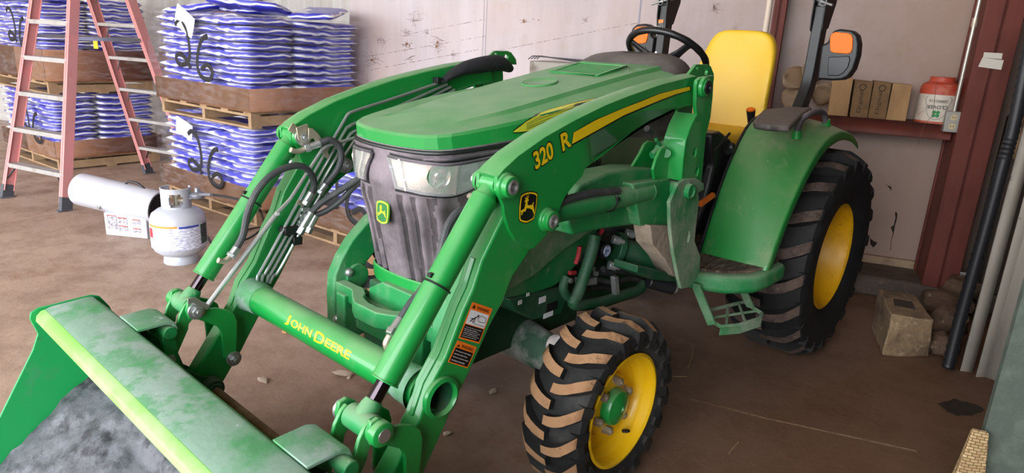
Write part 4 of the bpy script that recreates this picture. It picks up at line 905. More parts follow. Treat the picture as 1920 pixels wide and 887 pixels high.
def rmp(N, L, src, lo, hi, a=0, b=1):
    r = N.new('ShaderNodeMapRange'); r.inputs[1].default_value = lo; r.inputs[2].default_value = hi; r.inputs[3].default_value = a; r.inputs[4].default_value = b; L.new(src, r.inputs[0]); return r.outputs[0]
def mixc(N, L, fac, a, b, mode='MIX'):
    mx = N.new('ShaderNodeMix'); mx.data_type = 'RGBA'; mx.blend_type = mode
    (L.new(fac, mx.inputs[0]) if hasattr(fac, 'links') else setattr(mx.inputs[0], 'default_value', fac))
    for s_, v in ((6, a), (7, b)):
        if isinstance(v, str): mx.inputs[s_].default_value = c(v)
        else: L.new(v, mx.inputs[s_])
    return mx.outputs[2]
def floor_fn(m, N, L, p):
    n1 = noise_(N, L, .7, 10, .6); n2 = noise_(N, L, 3.2, 10, .7, loc=(3, 1, 0)); n3 = noise_(N, L, 30, 6, .7)
    cl = mixc(N, L, rmp(N, L, n1, .35, .65), '#a08674', '#b39a88'); cl = mixc(N, L, rmp(N, L, n2, .45, .7, 0, .75), cl, '#745a4a')
    cl = mixc(N, L, rmp(N, L, n3, .6, .8, 0, .35), cl, '#a99484'); n4 = noise_(N, L, 1.3, 12, .75, loc=(7, 3, 0)); cl = mixc(N, L, rmp(N, L, n4, .56, .66, 0, .7), cl, '#80543a')
    n5 = noise_(N, L, 2.1, 12, .8, loc=(-4, 9, 0), dist=.6); cl = mixc(N, L, rmp(N, L, n5, .62, .68, 0, .45), cl, '#a99a92')
    tc = N.new('ShaderNodeTexCoord'); sx = N.new('ShaderNodeSeparateXYZ'); L.new(tc.outputs['Object'], sx.inputs[0])          # brown clay at this end, with its dimmer light painted in too
    md = N.new('ShaderNodeMath'); md.operation = 'MULTIPLY_ADD'; md.inputs[1].default_value = 2.2; L.new(n1, md.inputs[0]); L.new(sx.outputs[0], md.inputs[2])
    cl = mixc(N, L, rmp(N, L, md.outputs[0], -.6, 2.2, 0, .85), cl, '#5e3d25')
    L.new(cl, p.inputs['Base Color']); L.new(rmp(N, L, n2, .3, .7, .42, .72), p.inputs['Roughness'])
    b = N.new('ShaderNodeBump'); b.inputs['Strength'].default_value = .25; b.inputs['Distance'].default_value = .01; L.new(n3, b.inputs['Height']); L.new(b.outputs[0], p.inputs['Normal'])
FLOOR = ramp_mat('worn brown concrete', floor_fn)
def wall_fn(m, N, L, p):
    n1 = noise_(N, L, 2.2, 8, .6, scale=(3, 3, .35)); n2 = noise_(N, L, 5, 10, .7); n3 = noise_(N, L, 26, 6, .6, scale=(1, 1, .12)); n4 = noise_(N, L, .8, 6, .5)
    cl = mixc(N, L, rmp(N, L, n1, .35, .7), '#c4b9be', '#b5a9ab'); cl = mixc(N, L, rmp(N, L, n2, .56, .72, 0, .5), cl, '#b7a397'); cl = mixc(N, L, rmp(N, L, n3, .55, .8, 0, .3), cl, '#b3a49c')
    cl = mixc(N, L, rmp(N, L, n4, .45, .7, 0, .5), cl, '#d4b5a6'); n5 = noise_(N, L, 11, 9, .8, loc=(5, 5, 5)); cl = mixc(N, L, rmp(N, L, n5, .69, .72, 0, .8), cl, '#7d6a60')
    tc = N.new('ShaderNodeTexCoord'); sx = N.new('ShaderNodeSeparateXYZ'); L.new(tc.outputs['Object'], sx.inputs[0])      # dimmer light of the right end, painted into the wall colour
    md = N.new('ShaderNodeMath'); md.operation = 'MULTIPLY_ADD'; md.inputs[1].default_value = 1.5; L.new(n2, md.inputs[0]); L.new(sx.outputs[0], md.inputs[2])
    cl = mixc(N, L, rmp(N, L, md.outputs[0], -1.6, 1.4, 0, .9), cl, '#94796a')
    L.new(cl, p.inputs['Base Color']); p.inputs['Roughness'].default_value = .55
    b = N.new('ShaderNodeBump'); b.inputs['Strength'].default_value = .15; b.inputs['Distance'].default_value = .01; L.new(n3, b.inputs['Height']); L.new(b.outputs[0], p.inputs['Normal'])
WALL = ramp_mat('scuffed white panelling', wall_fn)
REDST = mat('dark red oxide steel', '#692b20', .6, spots=[('#43190f', 4, .45, .7, (1,1,.4), .7), ('#80503f', 30, .64, .74, (1,1,1), .5)])
WOODC = mat('tan timber sill', '#a58d72', .8, spots=[('#6f5a48', 9, .5, .7)])
CONC = mat('dirty concrete', '#5f5148', .9, spots=[('#463a33', 5, .4, .65), ('#7d7166', 20, .58, .72, (1,1,1), .7)], bump=.4, bscale=30)
DARKW = mat('dark grimy boards', '#3a2c25', .85, spots=[('#221915', 4, .45, .7)])
CEIL = mat('ceiling panels', '#c9c4bd', .8)
b = MB(); ebox(b, -12, 3, -12.5, 4, -.15, 0); struct('floor', b, FLOOR)
b = MB(); ebox(b, -12, 3, -6.4, 4, 4.3, 4.4); struct('ceiling', b, CEIL)
# back wall: sheets, seams, nail rows, rust and tears are all in its own mesh
wb = MB(); wb.mi = 0; ebox(wb, -3.19, 3, 1.30, 1.42, .15, 4.3); ebox(wb, -3.30, -3.19, 1.30, 2.5, 0, 4.3)
WC = 1.2985
def wquad(pts): wb._f([wb.bm.verts.new(p) for p in pts])
def wline(a, q, w, dash=0):
    A = U(*a, wall=WC); B = U(*q, wall=WC); d = B-A; n = d.normalized().cross(E2).normalized()*w/2; k = int(d.length/.012) if dash else 1
    for i in range(k):
        if dash and random.random() < dash: continue
        p = A+d*(i/k); q_ = A+d*((i+1)/k); o = n*(.6+random.random()); wquad([p-o, q_-o, q_+o, p+o])
def splat(px, py, r, m_, n=9):
    wb.mi = m_; ctr = U(px, py, wall=WC-.0005*m_)
    wquad([ctr+(E1*math.cos(2*PI*k/n)+Z*math.sin(2*PI*k/n))*r*(.45+random.random()*.8) for k in range(n)])
wb.mi = 1
for a, q in (((913.3,-60),(909.3,117)), ((1208,-60),(1196,52))):
    A = U(*a, wall=WC); A.z = .16; Bq = A.copy(); Bq.z = 4.2; w_ = .006 if a[0] < 1000 else .02
    for o in ((0,) if w_ > .01 else (-.012, .012)): wquad([A+E1*(o-w_/3), A+E1*(o+w_/3), Bq+E1*(o+w_/3), Bq+E1*(o-w_/3)])
wb.mi = 2
for a, q in (((691.6,105.7),(909,67.9)), ((691.6,131.8),(896.7,93.1)), ((764,63.9),(909.3,36.3)), ((925,96.5),(1147,52.3)), ((1147,52.3),(1196,43))): wline(a, q, .0022, .28)
for cx_, cy_, s_ in ((778,35,1),(761,60,.8),(761,83,.9),(820,82,1.1),(716,78,1),(697,110,1.3),(983,40,.6),(1098,38,.7),(800,62,.5),(770,112,.7),(1343,14,.9),(1379,50,.4),(850,105,.6),(1340,14,.5)):
    for k in range(int(13*s_)):
        a = random.uniform(-.5, .5)+(0 if random.random() < .7 else PI/2); l = random.uniform(4, 13)*s_; ox, oy = random.gauss(0, 4*s_), random.gauss(0, 5*s_); wline((cx_+ox-l*math.cos(a), cy_+oy-l*math.sin(a)), (cx_+ox+l*math.cos(a), cy_+oy+l*math.sin(a)), .0014)
for px_, py_, r_ in ((820,80,.012),(818,87,.010),(762,82,.012),(768,86,.009),(982,38,.009),(982,42,.008),(697,112,.014),(1000,36,.005),(1010,38,.006)): splat(px_, py_, r_, 3)
wb.mi = 4
wquad([U(a, q, wall=WC-.001) for a, q in ((1680,396),(1683,402),(1681,414),(1678,424),(1676,436),(1672,450),(1670,470),(1669,469),(1671,450),(1674,437),(1670,426),(1676,422),(1679,408),(1678,400))])
wquad([U(a, q, wall=WC-.001) for a, q in ((1631,446),(1638,452),(1645,455),(1641,461),(1637,464),(1632,458))])
wquad([U(a, q, wall=WC-.001) for a, q in ((1660,344),(1665,348),(1671,350),(1672,358),(1667,352))]); wquad([U(a, q, wall=WC-.001) for a, q in ((1630,330),(1634,328),(1636,340),(1631,343))])
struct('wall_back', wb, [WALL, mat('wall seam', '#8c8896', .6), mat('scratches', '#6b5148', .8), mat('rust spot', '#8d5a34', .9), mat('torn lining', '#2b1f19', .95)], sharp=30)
b = MB(); ebox(b, -12, -3.30, 2.5, 2.62, 0, 4.3); struct('wall_left_rear', b, mat('pale panelling', '#cfccc8', .6, spots=[('#b3aca6', 3, .4, .7, (3,3,.3))]))
b = MB(); ebox(b, -12.1, -12, -6.3, 2.6, 0, 4.3); struct('wall_left', b, CEIL)
b = MB(); ebox(b, 1.95, 2.05, -6.3, 1.3, 0, 4.3); struct('wall_right', b, DARKW)
b = MB(); ebox(b, .9, 2.05, -6.4, -6.3, 0, 4.3); ebox(b, -12, .9, -6.4, -6.3, 4.1, 4.3); struct('wall_front', b, DARKW)
b = MB(); ebox(b, -.5, 1.95, .92, 1.42, 0, .13); struct('trim_1', b, CONC, bevel=.02)
b = MB(); ebox(b, -3.19, 1.30, 1.262, 1.30, .13, .185); struct('trim_2', b, WOODC, bevel=.004)
# ---------------- columns
def column(name, a0, a1, b0, b1, z0, label):
    b = MB(); ebox(b, a0, a1, b0, b0+.018, z0, 4.3); ebox(b, (a0+a1)/2-.012, (a0+a1)/2+.012, b0, b1, z0, 4.3); ebox(b, a0, a1, b1-.018, b1, z0, 4.3); ebox(b, a0+.012, a0+.02, b0, b1, z0, 4.3); return tag(mesh_obj(name, b, REDST, bevel=.003), label, 'column')
tag(column('steel_column', 1.285, 1.475, .90, 1.25, .13, ''), 'broad dark red steel column standing at the right beside the outlet box', 'column')
pc = U(1455, 60, wall=1.2); ec_ = pc.dot(E1); tag(column('steel_column', ec_-.035, ec_+.045, 1.15, 1.29, .13, ''), 'thin dark red steel column behind the yellow seat', 'column')
p2_ = U(395, 5, wall=2.3).dot(E1); p3_ = U(470, 5, wall=2.3).dot(E1); tag(column('steel_column', p2_, p3_, 2.3, 2.49, 0, ''), 'dark red steel column showing above the centre bag stack', 'column')
b = MB(); q = U(1438, 40, wall=1.17); b.tube([Vector((q.x, q.y, .2)), Vector((q.x, q.y, 4.2))], .019, 16); tag(mesh_obj('drain_pipe', b, mat('cream pipe', '#d8c6b4', .5)), 'cream vertical pipe on the wall behind the yellow seat', 'pipe')
b = MB(); b.prism([U(1845, 98, wall=.899), U(1880, 100, wall=.899), U(1878, 111, wall=.899), U(1843, 108, wall=.899)], -E2*.002); b.prism([U(1842, 108, wall=.897), U(1882, 113, wall=.897), U(1877, 131, wall=.897), U(1834, 125, wall=.897)], -E2*.002)
tag(mesh_obj('wall_label', b, mat('off white tag', '#cfc8bd', .5)), 'off-white tags stuck on the dark red column', 'label')
# ---------------- shelf girt and what stands on it
SH = 1.125
b = MB(); ebox(b, -.9, 1.285, 1.03, 1.29, SH-.012, SH); ebox(b, -.9, 1.285, 1.03, 1.045, SH-.09, SH); tag(mesh_obj('steel_shelf', b, REDST, bevel=.003), 'long dark red steel channel shelf along the right wall', 'shelf')
def carton(ul, ur, lr, ll, dep, m_, label, print_=None):
    w0 = 1.07; A, B, C_2, D = [U(*q, wall=w0) for q in (ul, ur, lr, ll)]; dz = SH+.001-min(C_2.z, D.z)
    for v in (A, B, C_2, D): v.z += dz*.8
    C_2.z = D.z = SH+.001
    b = MB(); b.hexa([D, C_2, C_2+E2*dep, D+E2*dep, A, B, B+E2*dep, A+E2*dep]); o = mesh_obj('cardboard_box', b, m_, bevel=.003)
    ORG[o.name] = Vector(); tag(o, label, 'box', 'cardboard boxes on the wall shelf')
    if print_:
        q = MB(); r = (B-A); add_text(q, print_, D+(C_2-D)*.62+Z*.03-E2*.001, A-D, -(C_2-D), (A-D).length*.6, .03, .001); P_ = mesh_obj('printed_word', q, mat('faded print', '#3a2a1c', .8), o)
        q = MB(); ctr = D.lerp(C_2, .5)+(A-D)*.82-E2*.002; q.tube([ctr+(E1*math.cos(2*PI*k/16)+Z*math.sin(2*PI*k/16))*.018 for k in range(17)], .003, 4); mesh_obj('printed_symbol', q, mat('faded print', '#3a2a1c', .8), o)
    return o
CB = mat('cardboard', '#b08a60', .85, spots=[('#8d6c48', 6, .45, .7, (1,1,.4), .8)]); CB2 = mat('old cardboard', '#7d5f40', .85, spots=[('#5f452d', 8, .45, .7)])
carton((1562,146), (1601,142), (1590,212), (1553,210), .16, CB, 'tan cardboard box nearest the roll bar, leftmost on the wall shelf')
carton((1604,146), (1638,150), (1627,217), (1594,214), .16, CB2, 'darkest brown cardboard box with faded print, second on the wall shelf', 'Digital')
carton((1641,147), (1673,151), (1661,219), (1628,216), .16, CB2, 'brown cardboard box with round printed symbol, third on the wall shelf', 'Digital')
carton((1676,152), (1712,155), (1699,222), (1662,219), .16, CB, 'plain clean tan cardboard box next to the white pail', None)
# pail upside down
pcn = U(1752, 221, wall=1.15); pcn.z = SH+.001; bot = pcn
R_ = (U(1792, 200, wall=1.15)-U(1714, 200, wall=1.15)).length/2
J = empty('pail', bot); tag(J, 'upside-down white pail with a red top on the wall shelf', 'pail')
WP = mat('white plastic pail', '#d5cabb', .45, spots=[('#a8805f', 5, .55, .75)]); RP = mat('faded red plastic', '#b5452f', .5, spots=[('#d08a70', 8, .5, .7)])
h_ = .185; b = MB(); b.lathe([(0, .0), (R_*.98, 0), (R_, .012), (R_*.97, h_), (R_*.93, h_+.004)], bot, Z, 48); mesh_obj('pail_body', b, WP, J)
b = MB(); b.lathe([(R_*.985, h_-.01), (R_*.97, h_+.03), (R_*.90, h_+.05), (R_*.66, h_+.065), (R_*.60, h_+.085), (R_*.62, h_+.095), (.0, h_+.09)], bot, Z, 48); mesh_obj('pail_base', b, RP, J)
b = MB(); b.lathe([(R_*1.0, .014), (R_*1.01, .006), (R_*.99, .0)], bot, Z, 48); mesh_obj('pail_rim', b, RP, J)
ca = math.atan2(CAM.y-bot.y, CAM.x-bot.x)+.02
def on_pail(a, z): t = ca-a/R_; return bot+Vector((math.cos(t)*(R_+.0012), math.sin(t)*(R_+.0012), z))
q = MB(); INK = mat('grey print', '#4a4a48', .6); GRN = mat('clover green print', '#2f8a4a', .6)
add_text(q, 'CLOVER', None, X, Z, .115, .022, bold=.02, fn=lambda a, z: on_pail(a-.0575, .112-z)); mesh_obj('pail_lettering', q, INK, J)
q = MB(); add_text(q, '20000/110', None, X, Z, .10, .016, bold=.01, fn=lambda a, z: on_pail(a-.05, .145-z)); mesh_obj('pail_lettering', q, INK, J)
q = MB()
for dx_, dz_ in ((-.010, .010), (.010, .010), (-.010, -.010), (.010, -.010)): q._f([q.bm.verts.new(on_pail(dx_+.011*math.cos(k*PI/5), .060+dz_+.011*math.sin(k*PI/5))) for k in range(10)])
mesh_obj('clover_emblem', q, GRN, J)
q = MB(); q.tube([on_pail(a, z) for a, z in [(-.06, .165), (-.075, .15), (-.06, .1), (-.05, .06), (-.03, .035), (0, .025), (.03, .035), (.05, .06), (.06, .1), (.075, .15), (.06, .165)]], .0012, 4); mesh_obj('shield_outline', q, INK, J)
# fan blade assembly
FC = U(1512, 172, wall=1.12); FC.z = max(FC.z, SH+.16); F_ = empty('fan_propeller', FC); tag(F_, 'four-bladed tan fan propeller propped on the shelf behind the roll bar', 'fan'); FB = mat('tan fan blade', '#8d7358', .5, spots=[('#6a543e', 6, .5, .7)])
for k, a in enumerate((2.55, 1.35, -.28, 3.9)):
    d = E1*math.cos(a)+Z*math.sin(a); t = -E1*math.sin(a)+Z*math.cos(a); b = MB(); gr = []
    for i in range(9):
        s_ = i/8; w_ = .012+.066*math.sin(PI*min(1, s_**1.3*.93+.04))**.8; gr.append([FC+d*(.03+.145*s_)+t*w_*j-E2*(.03*j+.0) for j in (-1, -.5, 0, .5, 1)])
    b.sheet(gr); mesh_obj('fan_blade', b, FB, F_, solid=.003)
b = MB(); b.cyl(FC-E2*.03, FC+E2*.03, .03); mesh_obj('fan_hub', b, PLATED, F_, bevel=.004)
# outlet with conduit
OB = empty('electrical_outlet', U(1781, 233, wall=.97)); tag(OB, 'grey double electrical outlet box with a conduit rising beside the red column', 'outlet')
fc = [U(1774, 215, wall=.97), U(1795, 217, wall=.97), U(1789, 250, wall=.97), U(1767, 247, wall=.97)]
up_ = Z*(fc[0]-fc[3]).length; A = fc[3]; b = MB(); w_ = E1*.085; b.hexa([A, A+w_, A+w_+E2*.06, A+E2*.06, A+Z*.125, A+w_+Z*.125, A+w_+Z*.125+E2*.06, A+Z*.125+E2*.06]); mesh_obj('outlet_box', b, mat('galvanised box', '#a8a39c', .4, metal=.5), OB, bevel=.004)
for dz in (.036, .089):
    ctr = A+w_*.5+Z*dz; b = MB(); b.cyl(ctr-E2*.003, ctr+E2*.001, .019, n=24); so = mesh_obj('socket', b, mat('ivory socket', '#c9b890', .5), OB, bevel=.001)
    for dx_ in (-.007, .007): q = MB(); q.box(ctr+E1*dx_-E2*.003, (.003, .004, .009)); mesh_obj('socket_slot', q, INNERB, so)
cb = A+w_*.5+Z*.125+E2*.03; b = MB(); b.cyl(cb, Vector((cb.x, cb.y, 4.2)), .011, n=14); mesh_obj('conduit', b, mat('conduit steel', '#b8b2a8', .35, metal=.6), OB)
b = MB(); b.cyl(Vector((cb.x, cb.y, 1.70)), Vector((cb.x, cb.y, 1.75)), .017, n=14); mesh_obj('conduit_coupling', b, PLATED, OB)
b = MB(); wv = [U(x_, y_, wall=1.02) for x_, y_ in ((1757,150),(1752,185),(1748,215),(1735,232),(1725,258),(1724,270))]; b.tube(spline(wv, 4), .0012, 5); b2 = [U(x_, y_, wall=1.28) for x_, y_ in ((1719,290),(1712,320),(1701,345),(1702,362))]
tag(mesh_obj('hanging_wire', b, RUST), 'thin wire hanging over the shelf edge in front of the pail', 'wire')
# ---------------- clutter at the right edge
GALV = mat('weathered sheet metal', '#aea599', .6, spots=[('#5e544a', 3, .48, .68, (1,1,.25), .8), ('#b5aea6', 8, .6, .75, (1,1,.3), .6), ('#4a3a2e', 14, .66, .74)])
def corr(a0, a1, b0, z1, n, dep, lean=0):
    b = MB(); pts = []
    for k in range(n+1):
        t = a0+(a1-a0)*k/n; pts.append((t, b0+(dep if k % 2 else 0)))
    b.sheet([[E(a, q, .0) for a, q in pts], [E(a+lean*.3, q+lean, z1*.5) for a, q in pts], [E(a+lean*.6, q+2*lean, z1) for a, q in pts]]); return b
tag(mesh_obj('metal_sheet', corr(1.345, 1.40, -.09, 2.3, 1, .01), GALV, solid=.012), 'narrow pale metal strip standing behind the black corrugated pipe', 'metal sheet', 'scrap panels at the right wall')
tag(mesh_obj('metal_sheet', corr(1.405, 1.53, -.13, 2.4, 3, .02), GALV, solid=.006), 'wide weathered grey metal sheet at the right edge', 'metal sheet', 'scrap panels at the right wall')
tag(mesh_obj('metal_sheet', corr(1.535, 1.93, -.20, 2.3, 5, .03), GALV, solid=.006), 'ribbed metal sheet furthest right behind the grey-green panel', 'metal sheet', 'scrap panels at the right wall')
b = MB(); a = U(1777, 690, z=.02); pts = [a]
for px_, py_ in ((1800,600),(1828,500),(1856,400),(1880,310),(1900,240),(1925,120),(1940,40)):
    t = a.dot(E2); pts.append(U(px_, py_, wall=t+.02))
pts = spline(pts, 14); b.tube(pts, [.026+(.004 if i % 2 else 0) for i in range(len(pts))], 12)
tag(mesh_obj('corrugated_pipe', b, mat('black plastic pipe', '#1d1d20', .45)), 'black corrugated plastic pipe leaning beside the metal sheets', 'pipe')
b = MB(); ebox(b, 1.60, 1.92, .95, 1.28, .13, 1.2); tag(mesh_obj('timber_board', b, DARKW, bevel=.01), 'dark boards stacked in the corner behind the red column', 'boards')
b = MB(); gp = []
for i in range(7):
    gp.append([E(1.52+.035*j+.02*math.sin(i*1.3), .86+.02*math.sin(j*2+i)+.0*i, .98+.065*i+.01*math.sin(j*3)) + E1*(.01*i) for j in range(6-abs(i-3)//2 if False else 6)])
b.sheet(gp); tag(mesh_obj('paper_sack', b, mat('brown sack paper', '#8a6a48', .8, spots=[('#6a4e34', 8, .45, .65)]), solid=.01), 'crumpled brown paper sack wedged behind the red column', 'sack')
# grey green panel and its mat
G0 = U(1795, 990, z=0); q0 = G0.dot(E1); q1 = G0.dot(E2)
b = MB(); ebox(b, q0, q0+.6, q1, q1+.03, 0, 1.9); tag(mesh_obj('panel_board', b, mat('grey green board', '#4b544b', .7, spots=[('#667063', 6, .45, .7), ('#55605a', 22, .6, .72, (1,1,1), .7)], bump=.2)), 'grey-green board standing at the bottom right corner', 'board')
def weave(m, N, L, p):
    tc = N.new('ShaderNodeTexCoord'); mp = N.new('ShaderNodeMapping'); mp.inputs['Scale'].default_value = (1, 1, 1); L.new(tc.outputs['Object'], mp.inputs[0])
    br = N.new('ShaderNodeTexBrick'); br.inputs['Scale'].default_value = 26; br.inputs['Color1'].default_value = c('#c2a77c'); br.inputs['Color2'].default_value = c('#a8895e'); br.inputs['Mortar'].default_value = c('#5f4a34'); br.inputs['Mortar Size'].default_value = .03
    mp.inputs['Rotation'].default_value = (PI/2, 0, 0); L.new(mp.outputs[0], br.inputs['Vector']); L.new(br.outputs['Color'], p.inputs['Base Color']); p.inputs['Roughness'].default_value = .8
WV = ramp_mat('woven tan fibre', weave)
wp = [U(x_, y_, wall=q1-.02) for x_, y_ in ((1843,803),(1868,872),(1880,930),(1800,930),(1822,880))]
b = MB(); top = U(1842, 806, wall=q1-.02); b.hexa([E(q0-.09, q1-.10, 0), E(q0+.05, q1-.06, 0), E(q0+.05, q1-.02, 0), E(q0-.09, q1-.04, 0), top-E1*.03-E2*.02, top+E1*.015-E2*.02, top+E1*.015, top-E1*.03]); tag(mesh_obj('woven_mat', b, WV, bevel=.004), 'tan woven mat end leaning at the foot of the grey-green board', 'mat')
# concrete block and rubble
bb = [U(1655, 668, z=0), U(1741, 671, z=0), None, U(1633, 622, z=0)]
zb_ = min([k*.005 for k in range(10, 80)], key=lambda z_: (U(1672, 590, z=z_).xy-bb[0].xy).length)
tt = [U(1672, 590, z=zb_), U(1752, 601, z=zb_), U(1716, 553, z=zb_), U(1648, 541, z=zb_)]; bb[2] = Vector((tt[2].x, tt[2].y, 0)); bb[3] = bb[3].lerp(Vector((tt[3].x, tt[3].y, 0)), .5)
b = MB(); b.hexa(bb+tt); bmesh.ops.subdivide_edges(b.bm, edges=b.bm.edges[:], cuts=5, use_grid_fill=True)
for v in b.bm.verts: v.co += Vector((noise.noise(v.co*9), noise.noise(v.co*9+Vector((5, 0, 0))), noise.noise(v.co*9+Vector((0, 5, 0)))))*.010; v.co.z = max(v.co.z, 0)
BL = mat('sandy concrete', '#8d7558', .9, spots=[('#5f4c3a', 6, .42, .65), ('#b09a7d', 18, .55, .7, (1,1,1), .8)], bump=.5, bscale=35)
blk = tag(mesh_obj('concrete_block', b, BL, sharp=50, bevel=.006), 'chipped concrete block with a hollow lying beside the rear tyre', 'block')
rc = tt[0].lerp(tt[2], .5); b = MB(); b.prism([rc+(tt[1]-tt[0])*u_+(tt[3]-tt[0])*v_+Z*.001 for u_, v_ in ((-.28, -.12), (.22, -.16), (.25, .12), (-.22, .16))], (0, 0, .003)); mesh_obj('block_hollow', b, mat('dark hollow', '#3d3128', .95), blk)
ROCK = mat('rubble stone', '#5f4737', .9, spots=[('#463729', 8, .45, .68), ('#94816c', 26, .6, .72)], bump=.5, bscale=35)
def rock(px, py, z, sx, sy, sz, label, seed, cat='stone', name='rubble_stone', m_=None, grp='rubble by the red column', rot=0):
    p = U(px, py, z=z+sz*.45); b = MB(); q = bmesh.ops.create_icosphere(b.bm, subdivisions=3, radius=1)
    for v in q['verts']:
        n = v.co.normalized(); v.co = n*(1+.35*noise.noise(n*1.6+Vector((seed, 0, 0)))+.12*noise.noise(n*5+Vector((seed, 3, 0)))); v.co = Vector((round(v.co.x*2.2)/2.2*.45+v.co.x*.55, v.co.y, round(v.co.z*2.5)/2.5*.4+v.co.z*.6))
        w = Matrix.Rotation(rot, 3, 'Z') @ Vector((v.co.x*sx/2, v.co.y*sy/2, v.co.z*sz/2)); v.co = w+Vector((p.x, p.y, z+sz/2))
        v.co.z = max(v.co.z, z)
    return tag(mesh_obj(name, b, m_ or ROCK, sharp=50), label, cat, grp)
rock(1775, 568, .0, .30, .18, .15, 'long flat broken concrete slab behind the concrete block', 1, rot=.3)
rock(1775, 610, .0, .20, .16, .20, 'angular brown stone between the block and the black pipe', 5, rot=.9)
rock(1768, 648, .0, .16, .14, .13, 'small dark stone at the foot of the black pipe', 9)
rock(1716, 548, .0, .10, .08, .08, 'small stone against the foot of the red column', 14)
rock(1806, 540, .131, .2, .16, .12, 'stone on the ledge right of the red column', 19)
b = MB(); b.rail([U(1757, 650, z=.05), U(1772, 668, z=.01)], .012, .01, Z); tag(mesh_obj('wood_stick', b, mat('raw splinter wood', '#c48a5a', .8)), 'short orange wood splinter beside the black pipe', 'stick')
# ---------------- things behind the hood
hbp = U(1050, 116, wall=.95); W0 = U(993, 112, wall=.95); W1_ = U(1112, 114, wall=.95)
CR = empty('wire_crate', Vector((hbp.x, hbp.y, 0))); tag(CR, 'grey wire-topped crate behind the hood against the white wall', 'crate')
zt_ = U(1000, 106, wall=.95).z; b = MB(); aa = W0.dot(E1); ab = W1_.dot(E1); ebox(b, aa, ab, .95, 1.25, 0, zt_-.03); mesh_obj('crate_body', b, mat('grey crate', '#9a958c', .6, spots=[('#5f4a38', 5, .5, .7)]), CR, bevel=.01)
for k in range(4): b = MB(); b.tube([E(aa-.01, .95+.06*k, zt_-.02), E(aa+.02, .95+.06*k, zt_+.004), E(ab, .95+.06*k, zt_-.005-.01*k)], .004, 6); mesh_obj('wire', b, mat('dark wire', '#4b4a50', .4, metal=.5), CR)
# black canvas bag on the right boom
q = MB(); cp = px_x([(832,150),(850,138),(872,128),(895,123),(918,119),(938,119),(955,128)], -.42); rr = [.012, .022, .03, .036, .038, .036, .02]; cs = spline(cp, 5); rs = []
for i in range(len(cs)): t = i/5; k = min(int(t), 5); rs.append(rr[k]+(rr[k+1]-rr[k])*(t-k))
rg = []
for p_, r_ in zip(cs, rs): rg.append([p_+X*math.cos(2*PI*k/16)*r_*1.3+Z*(math.sin(2*PI*k/16)*r_*.9) for k in range(16)])
q.loft(rg); tag(mesh_obj('canvas_cover', q, mat('black canvas', '#1c1d22', .8, bump=.3, bscale=40), sharp=80), 'black canvas sleeve lying along the far loader arm by the hood', 'sleeve')

# ================================================================== PALLETS OF BAGS
PAL = mat('pallet wood', '#a88a6a', .85, spots=[('#7d6248', 7, .45, .68, (1,1,1), .8)]); TRAY = mat('brown cardboard tray', '#cf9a76', .75, spots=[('#b98461', 4, .45, .7), ('#e0b898', 12, .6, .75, (1,1,1), .5)])
def bagfn(cols):
    def f(m, N, L, p):
        tc = N.new('ShaderNodeTexCoord'); sx = N.new('ShaderNodeSeparateXYZ'); L.new(tc.outputs['Object'], sx.inputs[0]); n = noise_(N, L, 3.0, 2, .5, scale=(1.0, 1.0, 2)); n2 = noise_(N, L, 9, 8, .7, scale=(1, 1, 2.5), loc=(4, 4, 4))
        oi = N.new('ShaderNodeObjectInfo'); 
        a = N.new('ShaderNodeMath'); a.operation = 'MULTIPLY_ADD'; a.inputs[1].default_value = 14.5; a.inputs[2].default_value = .5; L.new(sx.outputs[2], a.inputs[0])   # -.04..+.04 -> 0..1
        b_ = N.new('ShaderNodeMath'); b_.operation = 'MULTIPLY_ADD'; b_.inputs[1].default_value = 1.5; b_.inputs[2].default_value = -.75; L.new(n, b_.inputs[0])
        s_ = N.new('ShaderNodeMath'); s_.operation = 'ADD'; L.new(a.outputs[0], s_.inputs[0]); L.new(b_.outputs[0], s_.inputs[1])
        r = N.new('ShaderNodeValToRGB'); r.color_ramp.interpolation = 'LINEAR'; e = r.color_ramp.elements
        st = [(0, cols[0]), (.08, cols[0]), (.12, cols[1]), (.40, cols[1]), (.44, cols[2]), (.56, cols[2]), (.60, cols[3]), (.68, cols[1]), (.92, cols[1]), (1, cols[0])]
        e[0].position = 0; e[0].color = c(st[0][1]); e[1].position = 1; e[1].color = c(st[-1][1])
        for po, cl in st[1:-1]: q = e.new(po); q.color = c(cl)
        L.new(s_.outputs[0], r.inputs[0]); cl = mixc(N, L, rmp(N, L, n2, .55, .72, 0, .7), r.outputs[0], cols[4]); L.new(cl, p.inputs['Base Color']); p.inputs['Roughness'].default_value = .3; p.inputs['Coat Weight'].default_value = .3
        b = N.new('ShaderNodeBump'); b.inputs['Strength'].default_value = .5; b.inputs['Distance'].default_value = .02; L.new(noise_(N, L, 22, 6, .7, scale=(1, 1, 2)), b.inputs['Height']); L.new(b.outputs[0], p.inputs['Normal'])
    return f
BAGM = ramp_mat('blue and white bag plastic', bagfn(['#dcdaf0', '#3b3dbc', '#ffffff', '#8a86dc', '#d6d2ea']))
BAGD = ramp_mat('deep blue bag plastic', bagfn(['#8f93c4', '#23289a', '#cfd2ee', '#5a5fb8', '#8f92c0']))
BAGG = ramp_mat('hazed bag plastic', bagfn(['#b6b4cc', '#5a5ab4', '#e3e0f0', '#8a88b8', '#b5b2c8']))
